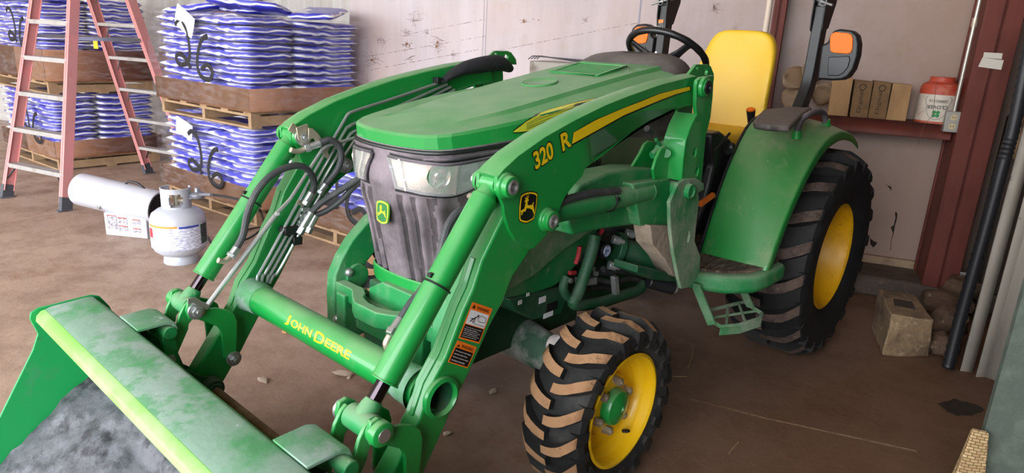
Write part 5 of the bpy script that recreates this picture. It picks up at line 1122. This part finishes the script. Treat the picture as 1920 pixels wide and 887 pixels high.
def bag_mesh(L_, W_, H_, seed, m_):
    bm = bmesh.new(); n, k = 18, 10; rows = []
    vs = {}
    for sgn in (1, -1):
        for i in range(n+1):
            for j in range(k+1):
                u_, v_ = i/n*2-1, j/k*2-1; e = (1-abs(u_)**7)*(1-abs(v_)**7); h = H_/2*max(0, e)**.30
                x_ = u_*L_/2*(1-.03*abs(v_)**3); y_ = v_*W_/2*(1-.03*abs(u_)**3); wob = .003*noise.noise(Vector((u_*1.8+seed, v_*1.8, 3)))
                rim = abs(u_) == 1 or abs(v_) == 1
                if rim and sgn < 0: vs[(sgn, i, j)] = vs[(1, i, j)]; continue
                wr = .0025*noise.noise(Vector((u_*7+seed, v_*7, 1))); vs[(sgn, i, j)] = bm.verts.new((x_, y_, sgn*(h+wr*(0 if rim else 1))+wob))
    for sgn in (1, -1):
        for i in range(n):
            for j in range(k):
                q = [vs[(sgn, i, j)], vs[(sgn, i+1, j)], vs[(sgn, i+1, j+1)], vs[(sgn, i, j+1)]]
                bm.faces.new(q if sgn > 0 else q[::-1])
    for f in bm.faces: f.smooth = True
    me = bpy.data.meshes.new('bag'); bm.to_mesh(me); bm.free(); me.materials.append(m_); return me
BH = .0600
PROTO = {}
def bagm(L_, W_, i, m_):
    k = (round(L_, 2), round(W_, 2), i, m_.name)
    if k not in PROTO: PROTO[k] = bag_mesh(L_, W_, BH*.90, i*3.7+L_*5, m_)
    return PROTO[k]
ORDN = ['bottom', 'second', 'third', 'fourth', 'fifth', 'sixth', 'seventh', 'eighth', 'ninth', 'tenth', 'eleventh', 'twelfth', 'thirteenth']
def place_bag(me, ctr, rz, tilt, label, group, name='sack'):
    o = bpy.data.objects.new(name, me); COL.objects.link(o); o.location = ctr; o.rotation_euler = (tilt[0], tilt[1], rz); tag(o, label, 'bag', group); ORG[o.name] = ctr; return o
FILM = bpy.data.materials.new('stretch film'); FILM.use_nodes = True
def film():
    N = FILM.node_tree.nodes; L = FILM.node_tree.links; p = N['Principled BSDF']; p.inputs['Base Color'].default_value = c('#eeeaf2'); p.inputs['Roughness'].default_value = .18; p.inputs['Specular IOR Level'].default_value = .8
    n = noise_(N, L, 7, 8, .7, scale=(1, 1, 3.5)); a = rmp(N, L, n, .45, .8, .02, .30); L.new(a, p.inputs['Alpha'])
    b = N.new('ShaderNodeBump'); b.inputs['Strength'].default_value = .9; b.inputs['Distance'].default_value = .03; L.new(noise_(N, L, 12, 8, .75, scale=(1, 1, 2)), b.inputs['Height']); L.new(b.outputs[0], p.inputs['Normal'])
film()
SPR = mat('black spray paint', '#17161a', .7); PAPER = mat('white paper', '#dcdae6', .7)
def stack(C0, ul, vv, w, d, tiers, who, m_=None, d_rows=2):
    """C0: floor point of the front right corner; ul: unit vector to the left along the front; vv: towards the back"""
    m_ = m_ or BAGM; rz = math.atan2(-ul.y, -ul.x); F = lambda a, b_, z: C0+ul*a+vv*b_+Z*z
    def bx(mb, a0, a1, b0, b1, z0, z1): return mb.hexa([F(a1, b0, z0), F(a0, b0, z0), F(a0, b1, z0), F(a1, b1, z0), F(a1, b0, z1), F(a0, b0, z1), F(a0, b1, z1), F(a1, b1, z1)])
    for ti, (z0, nl, tray, what, skip) in enumerate(tiers):
        pw, pd = w, d; org = F(w/2, d/2, z0); pal = empty('pallet', org); tag(pal, f'wooden pallet under the {what}', 'pallet', 'wooden pallets')
        for k in range(5): b = MB(); a0 = .0+k*(w-.10)/4; bx(b, a0, a0+.10, 0, d, z0+.108, z0+.125); mesh_obj('deck_board', b, PAL, pal, bevel=.002)
        for k in range(3): b = MB(); b0 = k*(d-.09)/2; bx(b, 0, w, b0, b0+.09, z0, z0+.016); mesh_obj('bottom_board', b, PAL, pal, bevel=.002)
        for k in range(3): b = MB(); a0 = k*(w-.04)/2; bx(b, a0, a0+.04, 0, d, z0+.016, z0+.090); mesh_obj('stringer', b, PAL, pal, bevel=.002)
        for k in range(2): b = MB(); bx(b, 0, w, k*(d-.08), k*(d-.08)+.08, z0+.090, z0+.108); mesh_obj('lead_board', b, PAL, pal, bevel=.002)
        zt = z0+.126; b = MB(); e = .026; bx(b, -e, w+e, -e, d+e, zt, zt+tray)
        tr = MB(); 
        for (a0, a1, b0, b1) in ((-e, w+e, -e, -e+.006), (-e, w+e, d+e-.006, d+e), (-e, -e+.006, -e, d+e), (w+e-.006, w+e, -e, d+e)): bx(tr, a0, a1, b0, b1, zt, zt+tray)
        bx(tr, -e, w+e, -e, d+e, zt, zt+.004); b.bm.free(); tag(mesh_obj('cardboard_tray', tr, TRAY), f'brown cardboard tray under the {what}', 'tray', 'cardboard trays')
        zb = zt+.010+BH*.55; n_ = 0; fw = .62*(d/1.15)
        for l in range(nl):
            zc = zb+l*BH; g = f'bags of the {what}'; od = ORDN[l] if l < nl-1 else 'top'
            under = '' if zc > zt+tray else ''
            j = lambda s_=.008: random.uniform(-s_, s_)
            lay = [(w*.25, .21, w*.5, .43, 0, 'right half of the front'), (w*.75, .21, w*.5, .43, 0, 'left half of the front')]
            lay += [(.215, .42+(d-.43)/2, .44, d-.43, 0, 'right side')]
            if l >= nl-1: lay += [(w*.45+.2, .42+(d-.43)/2, w-.46, d-.43, 0, 'back')]
            if l % 2 and nl > 3: lay = [(w*.17, .21, w*.34, .43, 0, 'right third of the front'), (w*.66, .21, w*.66, .43, 0, 'left two thirds of the front'), (.215, .42+(d-.43)/2, .44, d-.43, 0, 'right side')]
            if zc < zt+tray-.05: continue
            for a_, b_, lw, ld, _, pos in lay:
                if lw >= ld: me = bagm(lw-.002, ld-.004, random.randint(0, 3), m_); rr = rz
                else: me = bagm(ld-.004, lw-.004, random.randint(0, 3), m_); rr = rz+PI/2
                place_bag(me, F(a_+j(.014), b_+j(.008), zc+j(.001)), rr+j(.015), (j(.010), j(.010)), f'blue and white bag, {od} layer, {pos}, {what}', g)
        ztop = zb+nl*BH
        # stretch film round the load
        b = MB(); nseg = 12; rg = []
        zz = [zt+.02+(ztop-.03-zt)*k/8 for k in range(9)]
        for z_ in zz:
            r = []; o_ = .046
            per = [(-o_, -o_), (w+o_, -o_), (w+o_, d+o_), (-o_, d+o_)]
            for q in range(4):
                p0_, p1_ = per[q], per[(q+1) % 4]
                for k in range(nseg): t = k/nseg; a_ = p0_[0]+(p1_[0]-p0_[0])*t; b_ = p0_[1]+(p1_[1]-p0_[1])*t; r.append(F(a_, b_, z_)+Vector((noise.noise(Vector((a_*3, b_*3, z_*9))), noise.noise(Vector((a_*3, b_*3+9, z_*9))), 0))*.008)
            rg.append(r)
        b.loft(rg, cap=False); fl = tag(mesh_obj('stretch_film', b, FILM, sharp=180), f'clear stretch film wrapped round the {what}', 'wrap', 'stretch wraps')
        yield fl, F, zt, ztop
def strokes(fl, F, w, zs, pos, sc=1, num='26'):
    """hand-sprayed digits on the film"""
    def S_(pts, o):
        mb = MB(); q = spline([F(pos[0]-a*sc*1.3, -.052, pos[1]+b_*sc) for a, b_ in pts], 6); mb.tube(q, .019, 8); p0_ = F(0, -.054, 0)
        for v in mb.bm.verts: v.co -= vv*((v.co-p0_).dot(vv)*.8)
        return mesh_obj('sprayed_digit', mb, SPR, fl)
    S_([(-.02,.17),(.03,.20),(.09,.16),(.12,.06),(.12,-.06),(.07,-.12),(-.01,-.13),(-.04,-.08),(.01,-.05),(.08,-.09),(.12,-.15)], 0)
    S_([(.33,.10),(.27,.07),(.22,-.02),(.20,-.12),(.23,-.20),(.32,-.22),(.36,-.16),(.31,-.11),(.24,-.15)], 0)
def sheet_(fl, F, ctr, w_, h_, ang):
    mb = MB(); g = []
    for j in range(4):
        r = []
        for i in range(4):
            a, b_ = (i/3-.5)*w_, (j/3-.5)*h_; r.append(F(ctr[0]-(a*math.cos(ang)-b_*math.sin(ang)), -.054-.004*math.sin(i+j), ctr[1]+a*math.sin(ang)+b_*math.cos(ang)))
        g.append(r)
    mb.sheet(g); mesh_obj('paper_sheet', mb, PAPER, fl)
ul = (E1*-.967+E2*.253).normalized(); vv = (E1*.253+E2*.967).normalized()
CS = E(-3.33, .10); WD, DP = 1.32, 1.05
zt1 = .75
tiers = [(0, 10, .17, 'lower centre load', 0), (zt1, 11, .17, 'upper centre load', 0)]
fs = list(stack(CS, ul, vv, WD, DP, tiers, 'centre'))
fl, F, zt, ztop = fs[0]; strokes(fl, F, 0, 0, (.80, .46), .95); sheet_(fl, F, (.88, .66), .24, .13, -.25)
fl, F, zt, ztop = fs[1]; strokes(fl, F, 0, 0, (.86, 1.30), 1.0); sheet_(fl, F, (.74, 1.50), .26, .16, -.45)
ZT = ztop
# loose bags lying on the top of the centre load
for i, (a_, b_, rz_, tx, ty, lb) in enumerate(((1.05,.28,.15,.06,-.10,'loose blue and white bag hanging over the left end of the upper centre load'), (.62,.42,-.1,.0,.04,'loose bag lying in the middle on the upper centre load'), (.34,.26,.5,-.16,.06,'loose bag sliding off the right corner of the upper centre load'), (.10,.72,-.9,.02,.12,'loose bag lying at the far right end of the upper centre load'))):
    place_bag(bagm(.62, .36, i, BAGM), F(a_, b_, ZT+.035+(.02 if i == 2 else 0)), math.atan2(-ul.y, -ul.x)+rz_, (tx, ty), lb, 'loose bags on the centre load')
C2 = E(-2.0, -.12)+vv*.0; fs = list(stack(C2, ul, vv, 1.12, DP, [(0, 10, .18, 'low load', 0)], 'right'))
fl, F, zt, ztop = fs[0]; strokes(fl, F, 0, 0, (.62, .45), 1.0)
b = MB(); b.rail([U(562, 190, z=.86), U(605, 203, z=.86)], .03, .012, Z); tag(mesh_obj('wood_lath', b, PAL), 'thin wooden lath on top of the low bag load', 'lath')
CL_ = E(-6.30, .62)
fs = list(stack(CL_, ul, vv, 1.35, 1.0, [(0, 10, .17, 'lower left load', 0), (zt1, 13, .30, 'upper left load', 0)], 'left'))
fl, F, zt, ztop = fs[0]; strokes(fl, F, 0, 0, (.62, .46), .9)
fl, F, zt, ztop = fs[1]; strokes(fl, F, 0, 0, (.62, 1.36), .9)
b = MB(); b.hexa([F(1.3, .05, ztop), F(.35, .05, ztop), F(.35, .5, ztop), F(1.3, .5, ztop), F(1.3, .05, ztop+.2), F(.35, .05, ztop+.2), F(.35, .5, ztop+.2), F(1.3, .5, ztop+.2)]); cbx = tag(mesh_obj('cardboard_box', b, CB, bevel=.004), 'brown cardboard box on top of the upper left load', 'box')
fs = list(stack(E(-4.75, 1.52), (-E1), E2, 1.05, .7, [(0, 10, .17, 'lower rear load', 0), (zt1, 12, .30, 'upper rear load', 0)], 'rear', BAGG))

# ================================================================== STEP LADDER
def plane_hit(px, py, p0, n):
    d = AX*((px-960)/FPX)+AY*((py-443.5)/FPX)+AZ; return CAM+d*((p0-CAM).dot(n)/d.dot(n))
LB = [U(12, 370, z=0), U(123, 396, z=0)]; dirb = (LB[1]-LB[0]).normalized(); back = Vector((-dirb.y, dirb.x, 0)); 
RB0 = U(279, 325, z=0); sp_ = (RB0-LB[1]).dot(back); HT = 2.44
nf = dirb.cross((back*sp_/2+Z*HT).normalized()); nr = dirb.cross((-back*sp_/2+Z*HT).normalized())
FT = [plane_hit(66, 0, LB[0], nf), plane_hit(139, 0, LB[0], nf)]; RB = [RB0, RB0+dirb*(LB[1]-LB[0]).length*1.0]; RTp = [plane_hit(172, 0, RB0, nr), plane_hit(246, 0, RB0, nr)]
RB[1] = plane_hit(332, 240, RB0, nr)
RB[1] = RTp[1]+(RB[1]-RTp[1])*(RTp[1].z/(RTp[1].z-RB[1].z))
LAD = empty('step_ladder', (LB[0]+LB[1])/2); tag(LAD, 'tall pink-red fibreglass step ladder with grey steps in front of the left bag stacks', 'ladder')
PINK = mat('faded red fibreglass', '#cf8f8c', .5, spots=[('#e08f90', 5, .45, .7), ('#b8484e', 14, .6, .75, (1,1,1), .5)]); ALU = mat('dull aluminium', '#a8a4a2', .5, metal=.25, spots=[('#9a948c', 8, .5, .7)]); FOOT = mat('grey rubber foot', '#4b4d54', .7)
def ext(a, bq, zt): return a+(bq-a)*(zt/(bq.z-a.z)) if abs(bq.z-a.z) > 1e-6 else bq
for (a, t_, nn, cc) in ((LB[0], FT[0], nf, 1), (LB[1], FT[1], nf, -1), (RB[0], RTp[0], nr, 1), (RB[1], RTp[1], nr, -1)):
    tp_ = ext(a, t_, HT); b = MB(); ax = (tp_-a).normalized(); sd = dirb; dp = ax.cross(sd).normalized(); st = a+ax*.06
    b.prism([st+sd*.014+dp*.04, st-sd*.014+dp*.04, st-sd*.014-dp*.04, st+sd*.014-dp*.04], tp_-st)
    b.prism([st+sd*.030*cc+dp*.04, st+sd*.0*cc+dp*.04, st+dp*.034, st+sd*.03*cc+dp*.034], tp_-st); b.prism([st+sd*.030*cc-dp*.04, st-dp*.04, st-dp*.034, st+sd*.03*cc-dp*.034], tp_-st)
    mesh_obj('ladder_rail', b, PINK, LAD, bevel=.002)
    b = MB(); b.prism([a+sd*.02+dp*.045, a-sd*.02+dp*.045, a-sd*.02-dp*.045, a+sd*.02-dp*.045], ax*.11); b.box(a+Z*.006+sd*.012*cc, (.05, .10, .012)); mesh_obj('ladder_foot', b, FOOT, LAD, bevel=.003)
for (A0, A1, T0, T1, n_, sec) in ((LB[0], LB[1], FT[0], FT[1], 7, 'f'), (RB[0], RB[1], RTp[0], RTp[1], 7, 'r')):
    for k in range(1, n_+1):
        z_ = .29*k; p = ext(A0, T0, z_); q = ext(A1, T1, z_); b = MB(); cdir = back*(-1 if sec == 'f' else 1)
        b.prism([p+cdir*.045, p-cdir*.035, p-cdir*.035-Z*.028, p-cdir*.03-Z*.028, p-cdir*.03-Z*.005, p+cdir*.04-Z*.005, p+cdir*.04-Z*.035, p+cdir*.045-Z*.035], q-p); mesh_obj('ladder_step', b, ALU, LAD, bevel=.0015)
        if sec == 'r' or k == 1:
            for s_, e_ in ((p, q), (q, p)):
                dd = (e_-s_).normalized(); b = MB(); lowp = ext(A0 if s_ is p else A1, T0 if s_ is p else T1, z_-.13); b.rail([s_+dd*.10-Z*.02+cdir*.02, lowp+dd*.012+cdir*.02], .014, .004, dd.cross(Z)); mesh_obj('step_brace', b, ALU if k > 1 else FOOT, LAD)
for s_ in (0, 1):
    b = MB(); b.rail([ext(LB[s_], FT[s_], 1.32), ext(RB[s_], RTp[s_], 1.32)], .006, .03, dirb); mesh_obj('spreader_bar', b, TUBES, LAD, bevel=.001)
p = plane_hit(188, 81, RB0, nr); b = MB(); b.box(p-back*.045, (.06, .004, .10), Matrix.Rotation(math.atan2(dirb.y, dirb.x), 3, 'Z')); mesh_obj('yellow_sticker', b, mat('yellow sticker', '#e8c21c', .5), LAD)
tp_ = [ext(LB[0], FT[0], HT), ext(LB[1], FT[1], HT), ext(RB[1], RTp[1], HT), ext(RB[0], RTp[0], HT)]; b = MB(); b.prism([v for v in tp_], (0, 0, .05)); mesh_obj('ladder_top_cap', b, PINK, LAD, bevel=.005)

# ================================================================== PROPANE TANK
TC = Vector((-2.70, -1.80, 0)); TR = .166
TK = empty('propane_tank', TC); tag(TK, 'white propane cylinder with collar and printed label standing on the floor', 'gas cylinder')
TW = mat('tank white paint', '#b4b7c2', .4, spots=[('#b5b3b8', 5, .5, .75), ('#8d8880', 26, .66, .76)], coat=.3)
b = MB(); prf = [(.0, .045), (.06, .048), (.12, .062), (.152, .09), (.164, .13), (TR, .17), (TR, .26), (.164, .29), (.150, .325), (.115, .352), (.07, .370), (.03, .376), (0, .377)]
b.lathe([(r, z) for r, z in prf], TC, Z, 56); mesh_obj('tank_body', b, TW, TK, sharp=60)
b = MB(); b.lathe([(.103, .0), (.105, .004), (.098, .055), (.094, .062), (.090, .05), (.099, .0)], TC, Z, 44); mesh_obj('foot_ring', b, TW, TK)
# collar: rolled sheet with two hand holes, open at the back
a0_ = math.atan2(CAM.y-TC.y, CAM.x-TC.x); col = MB(); cr = .088
for off in (0, -.004):
    N_ = 64; zs_ = [.350, .375, .392, .440, .458, .485]; hh = []
    for k in range(N_+1):
        a = a0_-.35-2.35+4.7*k/N_; hh.append([TC+Vector((math.cos(a)*(cr+off), math.sin(a)*(cr+off), z)) for z in zs_])
    V_ = [col.ring(r) for r in hh]
    for k in range(N_):
        a = -2.35+4.7*(k+.5)/N_
        for j in range(len(zs_)-1):
            hole = j in (1, 2, 3) and (abs(a-.30) < .48 or abs(a+1.7) < .4)
            if j in (1, 3) and (abs(abs(a-.30)-.44) < .06): hole = False
            if not hole: col._f([V_[k][j], V_[k+1][j], V_[k+1][j+1], V_[k][j+1]])
mesh_obj('tank_collar', col, TW, TK, sharp=60)
b = MB(); b.tube([TC+Vector((math.cos(a)*(cr-.002), math.sin(a)*(cr-.002), .486)) for a in [a0_-2.7+4.7*k/60 for k in range(61)]], .005, 8); mesh_obj('collar_lip', b, TW, TK)
b = MB(); b.cyl(TC+Z*.37, TC+Z*.43, .018); b.cyl(TC+Z*.405, TC+Z*.405+Vector((.05, .035, 0)), .014); b.cyl(TC+Z*.43, TC+Z*.455, .028, .024, 8); mesh_obj('tank_valve', b, PLATED, TK, bevel=.002)
def labfn(m, N, L, p):
    n = noise_(N, L, 30, 2, .5, scale=(1.2, 1.2, 7)); n2 = noise_(N, L, 7, 2, .5, loc=(2, 2, 2)); cl = mixc(N, L, rmp(N, L, n, .48, .54, 0, .75), '#dfe0ee', '#8f8fb0'); L.new(mixc(N, L, rmp(N, L, n2, .62, .64, 0, .0), cl, '#c04a4a'), p.inputs['Base Color']); p.inputs['Roughness'].default_value = .5
LABM = ramp_mat('printed label', labfn)
def tlab(d0, d1, z0, z1, m_, name, off=.0012):
    b = MB(); b.sheet([[TC+Vector((math.cos(a0_+d0+(d1-d0)*k/14)*(TR+off), math.sin(a0_+d0+(d1-d0)*k/14)*(TR+off), z)) for k in range(15)] for z in (z0, z1)]); mesh_obj(name, b, m_, TK)
tlab(-1.35, 1.35, .118, .275, LABM, 'tank_label'); tlab(-1.3, -.05, .262, .275, mat('label orange band', '#d8923a', .5), 'label_band', .002); tlab(-.0, .75, .258, .272, mat('label blue band', '#3a4a9a', .5), 'label_band', .002)
tlab(-1.32, -1.08, .19, .25, mat('label red', '#c8383c', .5), 'warning_square', .002); tlab(.82, 1.25, .14, .268, mat('label picture', '#2c3e44', .4, spots=[('#4f8a6a', 18, .5, .6), ('#8a8ad0', 40, .6, .66)]), 'label_picture', .002)
tlab(.0, .03, .13, .262, DECK, 'label_rule', .002) if False else None
# regulator and hose
RG = empty('gas_regulator', TC+Vector((.12, .12, .41))); tag(RG, 'grey round gas regulator joined to the propane cylinder by its valve', 'regulator')
GR = mat('grey cast regulator', '#8d8f98', .4, metal=.5); rp = U(370, 365, y=TC.y+.10); r0 = TC+Vector((.05, .035, .405))
b = MB(); b.cyl(r0, rp, .011); b.lathe([(.0, -.022), (.04, -.02), (.048, -.006), (.048, .004), (.04, .014), (.02, .02), (.016, .036), (.012, .045), (0, .045)], rp, Z, 32); mesh_obj('regulator_body', b, GR, RG, bevel=.001)
he = rp+(U(392, 365, y=TC.y+.10)-rp); b = MB(); b.cyl(rp, he+(he-rp)*.2, .010, n=14); mesh_obj('regulator_outlet', b, GR, RG)
hz = TC.y+.12; hp = [he, U(405, 366, y=hz), U(425, 369, y=hz), U(450, 375, y=hz), U(475, 384, y=hz), U(490, 400, y=hz), U(492, 425, z=.10), U(470, 445, z=.02), U(430, 458, z=.012), U(402, 462, z=.012), U(392, 450, z=.012), U(380, 440, z=.012), U(300, 420, z=.012)]
b = MB(); b.tube(spline(hp, 6), .0075, 10); tag(mesh_obj('gas_hose', b, mat('black gas hose', '#1c1c20', .5)), 'black gas hose running from the regulator to the white heater', 'hose')
b = MB(); b.tube(spline(px_z([(405,462),(440,440),(480,427),(520,428),(560,440)], .01), 6), .006, 8); tag(mesh_obj('extension_cord', b, mat('black cord', '#1a1a1c', .6)), 'thin black cord lying on the floor behind the loader cylinder', 'cord')
# ================================================================== TORPEDO HEATER
F1 = U(199, 440, z=0); F2 = U(277, 448, z=0); hd = (F2-F1).normalized(); hn = Vector((-hd.y, hd.x, 0)); hn = hn if hn.dot(CAM-F1) < 0 else -hn
HC = (F1+F2)/2+hn*.10; HT_ = empty('torpedo_heater', Vector((HC.x, HC.y, 0))); tag(HT_, 'white torpedo space heater lying left of the propane cylinder', 'heater')
HW = mat('heater white enamel', '#bcbdc8', .35, spots=[('#c9c4c6', 4, .5, .75)], coat=.3)
b = MB(); b.hexa([F1, F2, F2+hn*.20, F1+hn*.20, F1+Z*.165+hn*.0, F2+Z*.165, F2+Z*.165+hn*.2, F1+Z*.165+hn*.2]); mesh_obj('heater_base', b, HW, HT_, bevel=.004)
ang_n = hn; pl0 = F1+hn*.10
A = plane_hit(150, 354, pl0, hn); Bq = plane_hit(297, 390, pl0, hn); hax = (Bq-A).normalized(); HR = .118
b = MB(); LN = (Bq-A).length; b.lathe([(HR*.80, .004), (HR*.95, 0), (HR, .012), (HR, LN*.42), (HR*1.02, LN*.425), (HR*1.02, LN*.98), (HR*.98, LN), (HR*.9, LN), (HR*.88, LN-.03)], A, hax, 48); mesh_obj('heater_barrel', b, HW, HT_, sharp=50)
b = MB(); b.lathe([(0, .03), (HR*.8, .03), (HR*.8, .004)], A, hax, 40); mesh_obj('heater_nose', b, HW, HT_)
for k in range(4): b = MB(); r = HR*(.85-.2*k); b.tube([A+hax*(LN+.004)+(hax.orthogonal().normalized()*math.cos(2*PI*j/32)+hax.cross(hax.orthogonal().normalized())*math.sin(2*PI*j/32))*r for j in range(33)], .003, 6); mesh_obj('grille_ring', b, BLK, HT_)
b = MB(); b.cyl(A+hax*(LN-.02), A+hax*(LN-.018), HR*.87); mesh_obj('heater_intake', b, INNERB, HT_)
hp_ = A+hax*LN*.60; up2 = Z; b = MB(); b.tube(spline([hp_+Z*HR*.95, hp_+Z*(HR+.025)+hax*.03, hp_+Z*(HR+.028)+hax*.10, hp_+Z*HR*.95+hax*.16], 5), .008, 8); mesh_obj('carry_handle', b, BLK, HT_)
sl = A+hax*LN*.36-hn*HR*.86-Z*HR*.45; b = MB(); b.ball(sl, .022, (1, .4, 1.2)); mesh_obj('barrel_slot', b, TUBES, HT_)
for (t0, t1, z0, z1, m_) in ((.08, .30, .05, .145, 'p'), (.33, .55, .09, .135, 'p'), (.33, .55, .04, .075, 'p'), (.68, .86, .10, .13, 'p'), (.68, .86, .04, .065, 'p')):
    q = [F1+hd*(F2-F1).length*t-hn*.002+Z*z for t, z in ((t0, z0), (t1, z0), (t1, z1), (t0, z1))]; b = MB(); b.prism(q, -hn*.0008); mesh_obj('instruction_label', b, mat('tiny printed text', '#c4c2cc', .5, spots=[('#6d626c', 60, .48, .54, (1,1,4))]), HT_)
    q = [F1+hd*(F2-F1).length*t-hn*.004+Z*z for t, z in ((t0, z1), (t1, z1), (t1, z1+.006), (t0, z1+.006))]; b = MB(); b.prism(q, -hn*.0008); mesh_obj('label_heading', b, mat('faded red print', '#a5453c', .5), HT_)

# ================================================================== MORTAR IN THE BUCKET
g = []; nx, ny = 90, 34
for i in range(nx+1):
    r = []
    for j in range(ny+1):
        x = -.764+1.528*i/nx; t = j/ny; y = -2.80-.41*t
        edge = .36+.03*noise.noise(Vector((x*3, 0, 0))); h = .040+(edge-.04)*max(0, 1-t)**.75
        h += .035*noise.noise(Vector((x*6, y*6, 0)))*(1-t*.6)+.018*abs(noise.noise(Vector((x*18, y*18, 4))))+.008*noise.noise(Vector((x*45, y*45, 2)))
        if -3.02 < y < -2.90 and x > -.3: h = h*.85
        y2 = y+(.012*noise.noise(Vector((x*9, t*6, 7)))); 
        if j == 0: h = max(h, .33+.02*noise.noise(Vector((x*8, 1, 1))))
        r.append(Vector((x, y2 if j else -2.80, max(h, .034))))
    g.append(r)
b = MB(); b.sheet(g); mk = tag(mesh_obj('mortar', b, MUCK, sharp=180, sub=1), 'wet grey mortar lying in the loader bucket', 'mortar'); mk['kind'] = 'stuff'
# ================================================================== BITS ON THE FLOOR
for i, (x_, y_, s_, lb) in enumerate(((493,712,.035,'flat pale chip on the floor under the torque tube'), (645,700,.05,'white broken flake on the floor between the loader arms'), (838,813,.018,'pale pebble on the floor right of the left loader arm'), (925,733,.03,'grey flat flake on the floor left of the front tyre'), (654,708,.02,'small white flake beside the broken flake'), (535,622,.03,'orange wood chip on the floor left of the torque tube lettering'), (1043,884,.012,'tiny white pebble by the front tyre'))):
    m_ = mat('orange chip', '#c08a58', .8) if 'orange' in lb else mat('pale chip', '#b7a595', .8); rock(x_, y_, 0, s_*1.8, s_, s_*.25+(.012 if 'pebble' in lb else 0), lb, 30+i, 'debris', 'floor_chip', m_, 'chips on the floor', rot=.6*i)
for i, (p_, lb) in enumerate((([(1262,706),(1288,706)], 'straw on the floor right of the front tyre'), ([(1290,690),(1298,670),(1300,650)], 'curved straw on the floor under the step'), ([(1366,850),(1385,828)], 'twig on the floor at the lower right'))):
    b = MB(); b.tube(px_z(p_, .003), .0015, 5); tag(mesh_obj('straw', b, mat('straw', '#b59a72', .8)), lb, 'straw', 'straws on the floor')
def blot(pts, name, m_, label):
    b = MB(); q = spline([Vector((a, bb_, 0)) for a, bb_ in pts+[pts[0]]], 6)[:-1]; random.seed(3)
    w = [U(v.x+random.uniform(-2.5, 2.5), v.y+random.uniform(-1.5, 1.5), z=.0012) for v in q]; b._f([b.bm.verts.new(v) for v in w]); return tag(mesh_obj(name, b, m_), label, 'stain')
blot([(1758,757),(1778,752),(1790,748),(1812,754),(1845,766),(1832,775),(1812,780),(1788,777),(1772,768)], 'damp_spot', mat('dark damp concrete', '#2c211b', .5), 'dark damp spot on the floor at the right')
jl = MB()
for a, q in (((1266,741),(1439,785)), ((1439,785),(1718,846)), ((0,421),(115,400))):
    A, Bq = U(*a, z=.0008), U(*q, z=.0008); n = (Bq-A).cross(Z).normalized()*.006; jl._f([jl.bm.verts.new(v) for v in (A-n, Bq-n, Bq+n, A+n)])
struct('trim_3', jl, mat('sandy joint', '#a08268', .9, spots=[('#7d6250', 40, .45, .6)]))
# ================================================================== DAYLIGHT
b = MB(); ebox(b, -40, 20, -60, -12.5, -.2, -.02); struct('trim_4', b, mat('yard ground', '#b5ab9c', .9))
w = bpy.data.worlds.new('sky'); S.world = w; w.use_nodes = True; bg = w.node_tree.nodes['Background']; bg.inputs[0].default_value = (.92, .96, 1.0, 1); bg.inputs[1].default_value = 9.8
l = bpy.data.lights.new('door_portal', 'AREA'); l.shape = 'RECTANGLE'; l.size = 12.9; l.size_y = 4.1; l.cycles.is_portal = True
lo_ = bpy.data.objects.new('door_portal', l); COL.objects.link(lo_); lo_.location = E(-5.55, -6.3, 2.05); lo_.rotation_euler = (E2.to_track_quat('-Z', 'Z')).to_euler()
S.view_settings.view_transform = 'Standard'; S.view_settings.look = 'None'; S.view_settings.gamma = 1; S.view_settings.use_curve_mapping = False; S.view_settings.exposure = 0
S.cycles.max_bounces = 8; S.cycles.transparent_max_bounces = 16; S.cycles.use_denoising = True; S.cycles.diffuse_bounces = 6
